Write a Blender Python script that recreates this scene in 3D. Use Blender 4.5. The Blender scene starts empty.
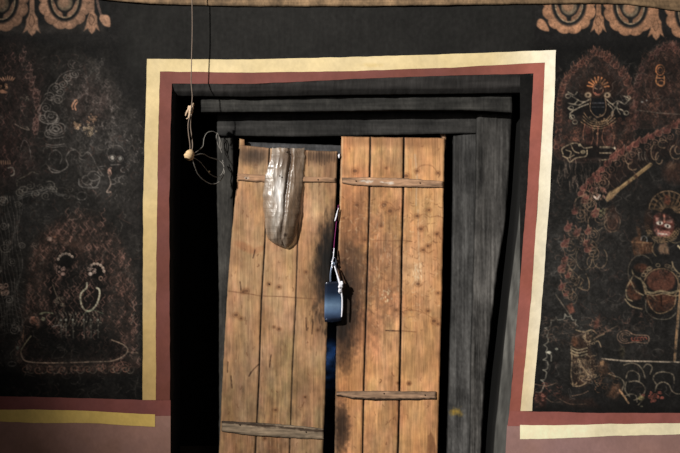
import bpy, math, random
import numpy as np
from mathutils import Vector

random.seed(7)
RNG = np.random.RandomState(11)
C = bpy.context.scene.collection
D = 4.0            # camera distance from the painted wall face (metres)
S = 200.0          # measured picture units per metre on the wall face
ZC = 1.2675        # camera height

def W(px, py, Y=0.0):
    """measured point on the plane at depth Y (wall face is Y=0, deeper is +Y)"""
    k = (D + Y) / D
    return ((px - 340.0) / S * k, Y, ZC + (226.5 - py) / S * k)

# ------------------------------------------------------------------ noise
_T = RNG.rand(256, 256)
def vn(x, y, seed=0):
    x = np.asarray(x, float) + seed * 17.31; y = np.asarray(y, float) + seed * 9.73
    xi = np.floor(x).astype(int); yi = np.floor(y).astype(int)
    fx = x - xi; fy = y - yi
    fx = fx * fx * (3 - 2 * fx); fy = fy * fy * (3 - 2 * fy)
    a = _T[yi & 255, xi & 255]; b = _T[yi & 255, (xi + 1) & 255]
    c = _T[(yi + 1) & 255, xi & 255]; d = _T[(yi + 1) & 255, (xi + 1) & 255]
    return (a * (1 - fx) + b * fx) * (1 - fy) + (c * (1 - fx) + d * fx) * fy
def fbm(x, y, seed=0, oct=4):
    v = 0; amp = 1; tot = 0
    for i in range(oct):
        v = v + amp * vn(x * 2 ** i, y * 2 ** i, seed + i * 3); tot += amp; amp *= .55
    return v / tot - .5

def smooth(pts, n=6, closed=False):
    P = [np.array(p, float) for p in pts]
    if len(P) < 3: return [tuple(p) for p in P]
    out = []
    m = len(P)
    rng = range(m if closed else m - 1)
    for i in rng:
        if closed:
            p0, p1, p2, p3 = P[(i - 1) % m], P[i], P[(i + 1) % m], P[(i + 2) % m]
        else:
            p0 = P[max(i - 1, 0)]; p1 = P[i]; p2 = P[i + 1]; p3 = P[min(i + 2, m - 1)]
        for k in range(n):
            t = k / n
            out.append(tuple(.5 * ((2 * p1) + (-p0 + p2) * t + (2 * p0 - 5 * p1 + 4 * p2 - p3) * t * t + (-p0 + 3 * p1 - 3 * p2 + p3) * t ** 3)))
    if not closed: out.append(tuple(P[-1]))
    return out

# ------------------------------------------------------------------ painted surface colours
class Canvas:
    gain = 1.0
    """a colour field over a measured rectangle, later stored as mesh colours"""
    def __init__(s, x0, y0, x1, y1, res, base):
        s.x0, s.y0, s.x1, s.y1, s.r = x0, y0, x1, y1, res
        s.w = int(round((x1 - x0) * res)) + 1; s.h = int(round((y1 - y0) * res)) + 1
        s.a = np.zeros((s.h, s.w, 3)) + np.array(base, float)
        s.X, s.Y = np.meshgrid(np.linspace(x0, x1, s.w), np.linspace(y0, y1, s.h))
    def box(s, x0, y0, x1, y1):
        i0 = max(int((x0 - s.x0) * s.r) - 1, 0); i1 = min(int((x1 - s.x0) * s.r) + 3, s.w)
        j0 = max(int((y0 - s.y0) * s.r) - 1, 0); j1 = min(int((y1 - s.y0) * s.r) + 3, s.h)
        if i1 <= i0 or j1 <= j0: return None
        return slice(j0, j1), slice(i0, i1)
    def blend(s, sl, m, col):
        m = np.clip(m, 0, 1)[..., None]
        s.a[sl] = s.a[sl] * (1 - m) + np.array(col, float) * m
    def line(s, pts, w, col, al=1.0, rough=.35):
        pts = np.array(pts, float)
        e = w + 1.2
        sl = s.box(pts[:, 0].min() - e, pts[:, 1].min() - e, pts[:, 0].max() + e, pts[:, 1].max() + e)
        if sl is None: return
        X = s.X[sl]; Y = s.Y[sl]; dm = np.full(X.shape, 99.)
        for (ax, ay), (bx, by) in zip(pts[:-1], pts[1:]):
            dx, dy = bx - ax, by - ay; L = dx * dx + dy * dy + 1e-9
            t = np.clip(((X - ax) * dx + (Y - ay) * dy) / L, 0, 1)
            dm = np.minimum(dm, np.hypot(X - ax - t * dx, Y - ay - t * dy))
        m = np.clip((w / 2 + .30 + .15 * s.gain - dm) / .7, 0, 1)
        if rough: m = m * (1 - rough + rough * 1.6 * vn(X * .9, Y * .9, 5))
        s.blend(sl, m * min(1, al * s.gain), col)
    def curve(s, pts, w, col, al=1.0, n=5, closed=False, **k):
        q = smooth(pts, n, closed)
        if closed: q.append(q[0])
        s.line(q, w, col, al, **k)
    def poly(s, pts, col, al=1.0, soft=0.5, rough=.15):
        P = np.array(pts, float)
        sl = s.box(P[:, 0].min() - soft * 2 - 1, P[:, 1].min() - soft * 2 - 1, P[:, 0].max() + soft * 2 + 1, P[:, 1].max() + soft * 2 + 1)
        if sl is None: return
        X = s.X[sl]; Y = s.Y[sl]; ins = np.zeros(X.shape, bool); dm = np.full(X.shape, 99.)
        Q = np.roll(P, -1, 0)
        for (ax, ay), (bx, by) in zip(P, Q):
            c = ((ay > Y) != (by > Y)) & (X < (bx - ax) * (Y - ay) / ((by - ay) or 1e-9) + ax)
            ins ^= c
            dx, dy = bx - ax, by - ay; L = dx * dx + dy * dy + 1e-9
            t = np.clip(((X - ax) * dx + (Y - ay) * dy) / L, 0, 1)
            dm = np.minimum(dm, np.hypot(X - ax - t * dx, Y - ay - t * dy))
        sd = np.where(ins, dm, -dm)
        m = np.clip(sd / soft * .5 + .5, 0, 1)
        if rough: m = m * (1 - rough + rough * 1.5 * vn(X * .5, Y * .5, 9))
        s.blend(sl, m * al, col)
    def blob(s, x, y, rx, ry, col, al=1.0, ang=0, soft=.5, rough=0):
        R = max(rx, ry) * 1.6 + 2
        sl = s.box(x - R, y - R, x + R, y + R)
        if sl is None: return
        X = s.X[sl] - x; Y = s.Y[sl] - y
        c, n = math.cos(ang), math.sin(ang)
        d = np.hypot((X * c + Y * n) / rx, (-X * n + Y * c) / ry)
        if rough: d = d + rough * fbm(s.X[sl] * .35, s.Y[sl] * .35, 3) * 2
        s.blend(sl, np.clip((1 - d) / soft + .5, 0, 1) * al, col)
    def ring(s, x, y, rx, ry, w, col, al=1.0, a0=0, a1=360, **k):
        n = 22
        s.line([(x + rx * math.cos(math.radians(a0 + (a1 - a0) * i / n)), y + ry * math.sin(math.radians(a0 + (a1 - a0) * i / n))) for i in range(n + 1)], w, col, al, **k)
    def spiral(s, x, y, r, col, al=.6, turns=1.6, a=0, w=.5, d=1):
        n = int(14 * turns)
        s.line([(x + r * (1 - .85 * i / n) * math.cos(a + d * i / n * turns * 6.283), y + r * .85 * (1 - .85 * i / n) * math.sin(a + d * i / n * turns * 6.283)) for i in range(n + 1)], w, col, al)
    def sample(s, x, y):
        fx = np.clip((np.asarray(x, float) - s.x0) * s.r, 0, s.w - 1.001); fy = np.clip((np.asarray(y, float) - s.y0) * s.r, 0, s.h - 1.001)
        i = fx.astype(int); j = fy.astype(int); u = (fx - i)[..., None]; v = (fy - j)[..., None]
        a = s.a
        return (a[j, i] * (1 - u) + a[j, i + 1] * u) * (1 - v) + (a[j + 1, i] * (1 - u) + a[j + 1, i + 1] * u) * v

def lin(c):
    c = np.clip(np.asarray(c, float) / 255., 0, 1)
    return np.where(c <= .04045, c / 12.92, ((c + .055) / 1.055) ** 2.4)

# ------------------------------------------------------------------ materials
def mat_paint(name, rough=.85, bump=.25, scale=60, spec=.2, grain=None, coat=0, flat=None, metal=0, alpha=None, bdist=.004, var=.14):
    m = bpy.data.materials.new(name); m.use_nodes = True
    nt = m.node_tree; b = nt.nodes['Principled BSDF']
    tc = nt.nodes.new('ShaderNodeTexCoord'); mp = nt.nodes.new('ShaderNodeMapping')
    nt.links.new(tc.outputs['Object'], mp.inputs['Vector'])
    if grain: mp.inputs['Scale'].default_value = grain
    nz = nt.nodes.new('ShaderNodeTexNoise'); nz.inputs['Scale'].default_value = scale; nz.inputs['Detail'].default_value = 5
    nt.links.new(mp.outputs[0], nz.inputs['Vector'])
    mr = nt.nodes.new('ShaderNodeMapRange'); mr.inputs['From Min'].default_value = .3; mr.inputs['From Max'].default_value = .7
    mr.inputs['To Min'].default_value = 1 - var; mr.inputs['To Max'].default_value = 1 + var
    nt.links.new(nz.outputs['Fac'], mr.inputs['Value'])
    if flat is None:
        at = nt.nodes.new('ShaderNodeAttribute'); at.attribute_name = 'paint'; src = at.outputs['Color']
    else:
        rgb = nt.nodes.new('ShaderNodeRGB'); rgb.outputs[0].default_value = (*lin(flat), 1); src = rgb.outputs[0]
    vm = nt.nodes.new('ShaderNodeVectorMath'); vm.operation = 'SCALE'
    nt.links.new(src, vm.inputs[0]); nt.links.new(mr.outputs[0], vm.inputs['Scale'])
    nt.links.new(vm.outputs[0], b.inputs['Base Color'])
    b.inputs['Roughness'].default_value = rough; b.inputs['Specular IOR Level'].default_value = spec
    b.inputs['Metallic'].default_value = metal
    if coat: b.inputs['Coat Weight'].default_value = coat; b.inputs['Coat Roughness'].default_value = .2
    if bump:
        bp = nt.nodes.new('ShaderNodeBump'); bp.inputs['Strength'].default_value = bump; bp.inputs['Distance'].default_value = bdist
        nt.links.new(nz.outputs['Fac'], bp.inputs['Height']); nt.links.new(bp.outputs[0], b.inputs['Normal'])
    if alpha is not None: b.inputs['Alpha'].default_value = alpha
    return m

M_PLASTER = mat_paint('limewashed_plaster', .9, .35, 45, .15)
M_BAND = mat_paint('painted_plaster_band', .85, .12, 30, .2, var=.05)
M_WOOD = mat_paint('weathered_wood', .72, .4, 30, .25, grain=(3, 3, .35))
M_FRAME = mat_paint('blackened_wood', .8, .35, 30, .2, grain=(3, 3, .3))
M_BEAM = mat_paint('beam_wood', .75, .4, 30, .2, grain=(.3, 3, 3))
M_BAG = mat_paint('crumpled_plastic', .42, .10, 30, .5, grain=(2, 2, .6), coat=.25, alpha=.84)
M_STEEL = mat_paint('blued_steel', .22, .05, 30, .5, metal=.9, flat=(70, 105, 160))
M_STEEL2 = mat_paint('bare_steel', .3, .05, 30, .5, metal=.8, flat=(150, 165, 190))
M_WHITE = mat_paint('white_cotton', .8, .3, 200, .2, flat=(225, 225, 235))
M_PURPLE = mat_paint('purple_thread', .8, .2, 200, .2, flat=(125, 45, 95))
M_CORD = mat_paint('grey_flex', .6, .1, 80, .3, flat=(120, 104, 92))
M_WIRE = mat_paint('thin_wire', .5, .1, 80, .4, flat=(128, 124, 118))
M_RAG = mat_paint('knotted_rag', .9, .4, 120, .1, flat=(190, 165, 140))
M_SOCKET = mat_paint('aged_bakelite', .55, .2, 60, .35, flat=(205, 175, 135))
M_NAVY = mat_paint('navy_cloth', .8, .3, 40, .2, flat=(62, 105, 180))
M_DARK = mat_paint('dark_interior', .95, .2, 10, .05, flat=(14, 13, 12))
M_FLOOR = mat_paint('packed_earth_floor', .9, .4, 14, .1, flat=(70, 58, 48))
M_NAIL = mat_paint('rusty_nail', .6, .2, 80, .3, flat=(45, 34, 28), metal=.5)

# ------------------------------------------------------------------ mesh builders
def empty(name, loc=(0, 0, 0), **props):
    o = bpy.data.objects.new(name, None); C.objects.link(o); o.location = loc; o.empty_display_size = .05
    for k, v in props.items(): o[k] = v
    return o

def mk(name, verts, faces, mat, parent=None, cols=None, shade=True, **props):
    me = bpy.data.meshes.new(name)
    V = np.asarray(verts, dtype=np.float32).reshape(-1, 3)
    off = np.zeros(3, np.float32)
    if parent is not None: off = np.array(world_loc(parent), np.float32)
    me.from_pydata((V - off).tolist() if len(V) < 4000 else [], [], [list(f) for f in faces] if len(V) < 4000 else [])
    if len(V) >= 4000:
        F = faces
        me.vertices.add(len(V)); me.vertices.foreach_set('co', (V - off).ravel())
        lens = np.array([len(f) for f in F], np.int32) if not isinstance(F, np.ndarray) else np.full(len(F), 4, np.int32)
        flat = np.concatenate([np.asarray(f, np.int32) for f in F]) if not isinstance(F, np.ndarray) else F.astype(np.int32).ravel()
        me.loops.add(len(flat)); me.loops.foreach_set('vertex_index', flat)
        me.polygons.add(len(lens)); me.polygons.foreach_set('loop_start', np.concatenate([[0], np.cumsum(lens)[:-1]]).astype(np.int32))
        me.update(calc_edges=True)
    me.validate()
    if cols is not None:
        at = me.color_attributes.new('paint', 'FLOAT_COLOR', 'POINT')
        c = np.ones((len(V), 4), np.float32); c[:, :3] = lin(np.asarray(cols).reshape(-1, 3))
        at.data.foreach_set('color', c.ravel())
    if shade: me.polygons.foreach_set('use_smooth', [True] * len(me.polygons))
    me.materials.append(mat)
    o = bpy.data.objects.new(name, me); C.objects.link(o)
    if parent is not None: o.parent = parent
    for k, v in props.items(): o[k] = v
    return o

def world_loc(o):
    v = Vector((0, 0, 0))
    while o is not None: v = v + o.location; o = o.parent
    return v

def quads(nu, nv, off=0):
    i = np.arange(nu - 1)[None, :] + np.arange(nv - 1)[:, None] * nu + off
    return np.stack([i, i + nu, i + nu + 1, i + 1], -1).reshape(-1, 4)

def sheet(name, PX, PY, YY, cols, mat, parent=None, thick=0.0, **props):
    """surface through a grid of measured points; thick>0 closes it into a slab"""
    nv, nu = PX.shape
    k = (D + YY) / D
    V = np.stack([(PX - 340) / S * k, YY + 0 * PX, ZC + (226.5 - PY) / S * k], -1).reshape(-1, 3)
    F = quads(nu, nv)
    cols = np.asarray(cols).reshape(-1, 3)
    if thick:
        idx = np.concatenate([np.arange(nu), np.arange(1, nv) * nu + nu - 1, (nv - 1) * nu + np.arange(nu - 2, -1, -1), np.arange(nv - 2, 0, -1) * nu])
        n = len(idx); base = len(V)
        # side walls keep the same true X and Z, going straight back
        R1 = V[idx].copy(); R2 = R1.copy(); R2[:, 1] += thick
        V = np.concatenate([V, R1, R2]); a = base + np.arange(n); b = base + (np.arange(n) + 1) % n
        F = np.concatenate([F, np.stack([a, b, b + n, a + n], -1)])
        cols = np.concatenate([cols, cols[idx] * .85, cols[idx] * .7])
        # back face: bridge left column to right column of the rear outline
        pos = {int(v): q for q, v in enumerate(idx)}
        back = []
        for r in range(nv - 1):
            l0, l1 = pos[r * nu], pos[(r + 1) * nu]; r0, r1 = pos[r * nu + nu - 1], pos[(r + 1) * nu + nu - 1]
            back.append([base + n + l0, base + n + r0, base + n + r1, base + n + l1])
        F = np.concatenate([F, np.array(back)])
    return mk(name, V, F if len(V) >= 4000 else F.tolist(), mat, parent, cols, **props)

def interp(pts, y):
    a = np.array(pts, float); o = np.argsort(a[:, 1]); return np.interp(y, a[o, 1], a[o, 0])
def interpx(pts, x):
    a = np.array(pts, float); o = np.argsort(a[:, 0]); return np.interp(x, a[o, 0], a[o, 1])

def tube(pts, r, n=8, cap=True):
    """verts, faces of a tube through world points (Catmull-Rom smoothed outside)"""
    P = [Vector(p) for p in pts]; V = []; F = []
    rr = r if hasattr(r, '__len__') else [r] * len(P)
    up = Vector((0, 1, 0)); 
    for i, p in enumerate(P):
        t = (P[min(i + 1, len(P) - 1)] - P[max(i - 1, 0)])
        t = t.normalized() if t.length > 1e-9 else Vector((0, 0, 1))
        a = up - t * up.dot(t)
        if a.length < 1e-3: a = Vector((1, 0, 0)) - t * t.x
        a.normalize(); b = t.cross(a); up = a
        for k in range(n):
            g = 2 * math.pi * k / n
            V.append(tuple(p + (a * math.cos(g) + b * math.sin(g)) * rr[i]))
    for i in range(len(P) - 1):
        for k in range(n):
            F.append((i * n + k, i * n + (k + 1) % n, (i + 1) * n + (k + 1) % n, (i + 1) * n + k))
    if cap:
        F.append(tuple(range(n))[::-1]); F.append(tuple((len(P) - 1) * n + k for k in range(n)))
    return V, F

def wire(name, pts3, r, mat, parent, n=6, sub=6, **props):
    """pts3: list of (px, py, Y)"""
    q = smooth(pts3, sub)
    if hasattr(r, '__len__'):
        rs = list(np.interp(np.linspace(0, 1, len(q)), np.linspace(0, 1, len(r)), r))
    else: rs = r
    V, F = tube([W(*p) for p in q], rs, n)
    return mk(name, V, F, mat, parent, **props)

def join(parts):
    V = []; F = []
    for v, f in parts:
        o = len(V); V += list(v); F += [tuple(i + o for i in x) for x in f]
    return V, F

# ================================================================== WALL (painted plaster)
wall = empty('wall_back', (0, 0, 0), kind='structure', label='dark plastered wall with faded painted figures around the doorway', category='wall')

def uw(px, py):      # slight unevenness of the plaster face
    return .010 * fbm(np.asarray(px) / 90., np.asarray(py) / 90., 21, 3)

# ---- paint helper motifs
def tint(c, k): return tuple(max(0, min(255, v * k)) for v in c)

def rosette(cv, cx, cy, sc, col, rot=0.0):
    pale = (176, 152, 124); dk = (36, 36, 36)
    for i, a in enumerate([-8, 22, 50, 76, 104, 130, 158, 188]):
        r = math.radians(a)
        x = cx + 21.0 * sc * math.cos(r); y = cy + 24.5 * sc * math.sin(r)
        cv.blob(x, y, 7.8 * sc, 6.9 * sc, tint(col, .9 + .18 * random.random()), .95, ang=r + 1.57, soft=.16)
        cv.blob(x, y, 4.2 * sc, 3.2 * sc, tint(col, 1.12), .35, ang=r, soft=.6)
        cv.ring(x, y, 7.2 * sc, 6.4 * sc, .5, tint(col, .7), .35)
    cv.blob(cx, cy, 17.6 * sc, 23.0 * sc, dk, 1, soft=.12)
    cv.ring(cx, cy, 13.6 * sc, 19.0 * sc, 1.3, pale, .75)
    for d in (-1, 1):
        cv.poly([(cx + d * 1.6 * sc, cy + 18.6 * sc), (cx + d * 2.6 * sc, cy + 14.2 * sc), (cx + d * 7.5 * sc, cy + 10.5 * sc), (cx + d * 12 * sc, cy + 1 * sc), (cx + d * 12.4 * sc, cy + 8 * sc), (cx + d * 8 * sc, cy + 15.6 * sc)], tint(col, .92), .9, .6)
    cv.blob(cx, cy + 3.6 * sc, 7.8 * sc, 8.2 * sc, tint(pale, .86), .85, soft=.25)
    cv.blob(cx - 1, cy + 3 * sc, 5.4 * sc, 5.6 * sc, tint(col, 1.0), .7, soft=.5)

def tassel(cv, x, y0, y1, sc, col):
    cv.poly([(x - 2.2, y0 - 4), (x + 2.4, y0 - 4), (x + 2.6, y0 + 13), (x - 2.4, y0 + 13)], tint(col, .92), 1, .6)
    b = y1
    cv.poly([(x - 2, y0 + 12), (x - 6 * sc, y0 + 20), (x - 6.5 * sc, b - 8), (x - 9.5 * sc, b - 1), (x - 4.5 * sc, b - 4), (x - 3.4 * sc, b - 1),
             (x, b + 2), (x + 3.4 * sc, b - 1), (x + 4.5 * sc, b - 4), (x + 9 * sc, b - 1), (x + 6.5 * sc, b - 8), (x + 6 * sc, b - 16), (x + 2, y0 + 12)], col, 1, .7)
    cv.curve([(x - 1, y0 + 14), (x - 3, b - 12), (x - .5, b - 7), (x + 2.5, b - 12), (x + .5, y0 + 15)], .6, tint(col, .62), .7)
    cv.line([(x, b - 7), (x, b)], .5, tint(col, .7), .5)

def flame(cv, x, y, h, lean, col, al=.8, outline=None):
    w = h * .28
    pts = [(x - w, y), (x - w * 1.15, y - h * .35), (x - w * .2 + lean * .3, y - h * .62), (x + lean, y - h),
           (x + w * .45 + lean * .5, y - h * .6), (x + w * 1.3, y - h * .72), (x + w * 1.0, y - h * .3), (x + w * .6, y)]
    q = smooth(pts, 4, True)
    cv.poly(q, col, al, .7)
    if outline is not None: cv.line(q + [q[0]], .5, outline, .55)

def scribble_fill(cv, poly, n, col, al, size=3., w=.5, kind='worm', pick=1.0):
    P = np.array(poly); x0, y0 = P.min(0); x1, y1 = P.max(0)
    def inside(x, y):
        c = False; j = len(P) - 1
        for i in range(len(P)):
            if (P[i][1] > y) != (P[j][1] > y) and x < (P[j][0] - P[i][0]) * (y - P[i][1]) / (P[j][1] - P[i][1] + 1e-9) + P[i][0]: c = not c
            j = i
        return c
    k = 0; tries = 0
    while k < n and tries < n * 6:
        tries += 1
        x = random.uniform(x0, x1); y = random.uniform(y0, y1)
        if not inside(x, y): continue
        k += 1; s = size * random.uniform(.6, 1.4)
        if kind == 'worm':
            a = random.uniform(-.5, .5); pts = []
            for t in range(5):
                pts.append((x + math.sin(t * 1.9 + a * 5) * s * .35 + a * t, y - t * s * .5))
            cv.curve(pts, w, tint(col, random.uniform(.75, 1.25)), al * random.uniform(.4, 1), n=3)
        elif kind == 'spiral':
            cv.spiral(x, y, s, tint(col, random.uniform(.75, 1.25)), al * random.uniform(.4, 1), random.uniform(1, 1.8), random.uniform(0, 6.28), w, random.choice((-1, 1)))
        elif kind == 'arc':
            a = random.uniform(0, 360); cv.ring(x, y, s, s * .8, w, tint(col, random.uniform(.75, 1.25)), al * random.uniform(.4, 1), a, a + random.uniform(90, 200))
        elif kind == 'bead':
            cv.blob(x, y, s * .3, s * .3, tint(col, random.uniform(.7, 1.3)), al * random.uniform(.4, 1), soft=.8)

def plaster_base(cv, base, amp=.3, streak=.1):
    n = fbm(cv.X / 42, cv.Y / 55, 31, 5); n2 = fbm(cv.X / 3.5, cv.Y / 5.5, 41, 3); n3 = fbm(cv.X / 1.3, cv.Y / 22, 51, 2)
    f = 1 + amp * n * 2 + .34 * n2 + streak * n3
    cv.a = np.array(base, float) * f[..., None]

# ================================================================== LEFT MURAL CANVAS
L = Canvas(-12, -4, 150, 402, 1.7, (50, 48, 46))
plaster_base(L, (58, 54, 51), .3)
L.gain = 1.5
GL = (150, 141, 134)   # pale line
BR = (120, 84, 74)     # red-brown
# darker plain field toward the door top
L.poly([(104, -6), (152, -6), (152, 130), (143, 122), (136, 108), (124, 98), (116, 86), (111, 72), (98, 62), (70, 48), (0, 42), (-14, 40), (-14, 34), (104, 32)], (34, 33, 33), .82, 3.0, rough=.1)
L.poly([(141, 110), (152, 110), (152, 404), (139, 404)], (34, 33, 32), .6, 2, rough=.2)
L.poly([(-14, 368), (152, 366), (152, 404), (-14, 404)], (20, 19, 18), .75, 8, rough=.2)
# haze of chalk around upper figures
L.blob(95, 110, 40, 50, (92, 86, 82), .4, soft=.9, rough=.3)
L.blob(110, 160, 36, 46, (92, 88, 86), .38, soft=.9, rough=.3)
L.blob(30, 200, 34, 40, (66, 66, 66), .35, soft=.9)
L.blob(12, 90, 30, 44, (98, 70, 66), .38, soft=.8, rough=.3)
L.blob(10, 160, 30, 26, (88, 58, 54), .38, soft=.8, rough=.4)
L.blob(92, 105, 22, 22, (104, 78, 72), .35, soft=.9)
aura_big = smooth([(24, 372), (22, 330), (27, 280), (34, 248), (52, 226), (72, 214), (88, 211), (104, 220), (120, 240), (132, 270), (136, 310), (137, 350), (136, 372)], 5, True)
L.poly(aura_big, (98, 72, 62), .55, 5, rough=.5)
L.blob(60, 246, 22, 18, (104, 72, 58), .35, soft=.9)
L.poly(smooth([(50, 262), (58, 248), (75, 250), (84, 262), (104, 262), (110, 285), (104, 318), (112, 340), (90, 350), (50, 352), (40, 330), (52, 312), (46, 285)], 4, True), (28, 27, 26), .75, 4, rough=.3)
# scribbled flame textures
scribble_fill(L, aura_big, 560, (146, 108, 96), .55, 4.2, .55)
scribble_fill(L, aura_big, 120, (138, 104, 92), .4, 2.4, .45, 'spiral')
scribble_fill(L, [(-12, 50), (20, 48), (36, 66), (40, 130), (30, 176), (-12, 178)], 150, (130, 92, 84), .45, 3.6, .5)
for k in range(20):     # flame edge of the left halo
    t = k / 19.; y = 58 + 76 * t; x = 22 + 15 * math.sin(t * 2.2) + random.uniform(-2, 2)
    flame(L, x, y, random.uniform(6, 10), random.uniform(-2, 2), (112, 74, 68), .35, (150, 116, 106))
scribble_fill(L, [(50, 90), (72, 72), (102, 62), (122, 100), (142, 128), (142, 190), (126, 206), (80, 200), (66, 150), (50, 120)], 210, (132, 124, 118), .33, 3.6, .45)
scribble_fill(L, [(66, 62), (108, 66), (120, 100), (100, 110), (70, 96)], 60, (130, 112, 106), .35, 4, .5, 'arc')
scribble_fill(L, [(84, 104), (104, 98), (136, 120), (142, 160), (124, 170)], 70, (140, 130, 124), .35, 3, .5, 'arc')
# left curled cloud chain
for x, y, r in [(56, 88, 6), (63, 84, 5), (50, 97, 6), (58, 100, 7), (46, 108, 6), (52, 116, 8), (43, 118, 5), (60, 92, 5), (68, 78, 5), (75, 74, 5), (56, 130, 7), (49, 134, 5), (60, 127, 8)]:
    L.spiral(x, y, r, (150, 140, 132), .5, 1.7, random.uniform(0, 6), .5, random.choice((-1, 1)))
L.curve([(40, 120), (38, 112), (42, 104), (47, 96), (49, 88), (56, 82), (60, 76), (69, 71), (80, 70)], .5, GL, .5)
L.curve([(40, 113), (41, 121), (50, 124), (57, 120), (56, 113), (48, 111)], .6, (165, 155, 146), .6)
L.ring(53, 119, 6, 5, .5, GL, .5)
for r in (3, 5.5, 8.5): L.ring(56, 129, r * 1.15, r * .8, .5, GL, .5, 10, 340)
for y in (137, 144, 146): L.curve([(46, y), (54, y + 1.4), (64, y)], .5, GL, .5)
L.curve([(15, 124), (22, 128), (29, 130), (27, 127)], .6, (160, 140, 125), .6)
# lower clouds / drapery of the left figures
L.curve([(48, 166), (52, 172), (60, 172), (68, 166), (66, 158), (70, 151), (74, 150)], .7, GL, .55)
L.curve([(49, 160), (50, 154), (56, 150), (62, 156), (60, 164)], .6, GL, .45)
L.curve([(17, 186), (18, 180), (26, 176), (32, 172), (38, 174)], .6, (150, 140, 120), .5)
L.curve([(40, 168), (46, 164), (50, 168), (58, 171), (64, 170)], .5, GL, .5)
L.curve([(8, 168), (13, 168), (14, 174), (11, 176)], .8, (175, 165, 150), .6)
for i in range(5): L.line([(1 + i * 2.2, 161), (1.3 + i * 2.2, 164)], .9, (170, 130, 105), .6)
for x, y, r in [(30, 186, 5), (42, 188, 5), (50, 186, 6), (54, 190, 5), (20, 192, 5), (36, 194, 5), (66, 196, 5), (70, 190, 4), (46, 196, 5), (24, 190, 6)]:
    L.spiral(x, y, r, (140, 132, 120), .5, 1.5, random.uniform(0, 6), .5)
for k in range(3): L.curve([(18, 200 - k * 2), (28, 196 - k * 2), (40, 194 - k * 2), (50, 191 - k * 2.5), (60, 196 - k), (70, 196 - k), (80, 200)], .5, (140, 135, 128), .4)
L.curve([(20, 150), (24, 140), (29, 146), (31, 158)], .5, GL, .4)
scribble_fill(L, [(16, 140), (76, 136), (80, 206), (16, 208)], 70, (118, 110, 104), .3, 3.5, .5, 'arc')
# curled hair bundle at far left
for k in range(11):
    x = -6 + k * 2.6
    L.curve([(x + math.sin(j * .95 + k * .7) * 2.6, 196 + j * 9) for j in range(16)], .45, (132, 124, 116), .38)
for x, y, r in [(3, 202, 6), (2, 199, 4), (5, 248, 6), (8, 243, 4), (12, 262, 5), (14, 330, 6), (16, 325, 4), (-4, 270, 6), (18, 205, 4), (4, 226, 5), (22, 246, 4), (9, 300, 5)]:
    L.spiral(x, y, r, (150, 140, 130), .5, 1.7, random.uniform(0, 6), .5)
L.poly([(-12, 284), (8, 284), (8, 294), (-12, 295)], (95, 62, 54), .5, 1)
for k in range(10): L.ring(random.uniform(-4, 7), random.uniform(285, 294), 1.8, 1.8, .7, (205, 170, 150), .6)
for k in range(12): L.curve([(-10, 282 + k * 5.0), (2, 286 + k * 4.4), (12, 282 + k * 4.6), (24, 290 + k * 4.2)], .45, (110, 104, 98), .35)
# crowned heads, upper
def skullcluster(cv, x, y, r, n, col, seed):
    rr = random.Random(seed)
    for k in range(n):
        a = rr.uniform(0, 6.28); d = r * math.sqrt(rr.random())
        px, py = x + d * math.cos(a), y + d * .9 * math.sin(a)
        cv.blob(px, py, rr.uniform(.7, 1.5), rr.uniform(.7, 1.4), tint(col, rr.uniform(.7, 1.15)), .8, soft=.6)
        cv.blob(px + rr.uniform(-.5, .5), py + .2, .45, .45, (40, 34, 30), .8, soft=.8)
skullcluster(L, 90, 131, 7, 30, (205, 180, 150), 3)
skullcluster(L, 92, 119, 5.5, 15, (225, 175, 140), 4)
skullcluster(L, 77, 125, 4, 8, (235, 190, 150), 5)
L.blob(77, 125, 3.5, 2.2, (225, 178, 140), .75, soft=.5)
L.curve([(73, 109), (72, 106), (75, 101), (77, 100)], 1.2, (235, 170, 135), .85)
L.curve([(76, 110), (75, 106), (77.5, 102)], 1.0, (235, 170, 135), .75)
for i in range(7): L.blob(1.5 + i * 2.0, 77.5 + abs(i - 3) * .6, .7, 2.4, (225, 165, 130), .8, ang=(i - 3) * .25, soft=.6)
L.blob(3, 86, 4.5, 4, (40, 32, 30), .7, soft=.5); L.blob(2, 91.5, 3.5, 1.8, (225, 160, 125), .75, soft=.5); L.blob(6, 92.5, 2, 1.2, (210, 150, 120), .7, soft=.5)
skullcluster(L, 4, 86, 4, 9, (220, 165, 130), 8)
skullcluster(L, 26, 98, 5, 9, (160, 145, 130), 9)
# staring face
L.blob(116, 162, 12, 13, (44, 42, 42), .5, soft=.5)
L.blob(112.6, 157.8, 2.1, 1.9, (235, 225, 212), .95, soft=.5); L.blob(120.2, 158.8, 1.8, 1.8, (205, 200, 190), .85, soft=.5)
L.ring(112.6, 158, 3.4, 3, .6, GL, .55); L.ring(120.2, 159, 3.2, 2.8, .6, GL, .5)
L.curve([(111, 168), (108.5, 171), (110, 175), (111, 173), (110, 170)], 1.6, (220, 170, 150), .85)
L.line([(98, 167), (106, 166)], .6, GL, .5); L.line([(111, 165), (121, 164.5)], .6, GL, .6)
L.curve([(110, 160), (107, 152), (112, 146), (120, 146), (125, 152)], .6, GL, .4)
L.curve([(109, 176), (111, 184), (107, 192), (111, 192)], .8, (190, 165, 150), .6)
for x, y, r in [(113, 182, 3), (118, 180, 3), (124, 180, 5), (88, 180, 6), (94, 176, 6), (84, 156, 5), (96, 184, 5), (82, 196, 5), (124, 170, 3), (102, 172, 4)]:
    L.ring(x, y, r, r * .8, .5, GL, .5, random.uniform(0, 90), random.uniform(200, 360))
L.curve([(79, 179), (80, 186), (90, 188), (97, 186), (100, 178), (95, 174)], .6, (150, 145, 140), .55)
L.curve([(70, 148), (76, 150), (82, 156), (88, 152), (93, 158), (98, 168), (104, 176)], .5, GL, .45)
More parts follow.
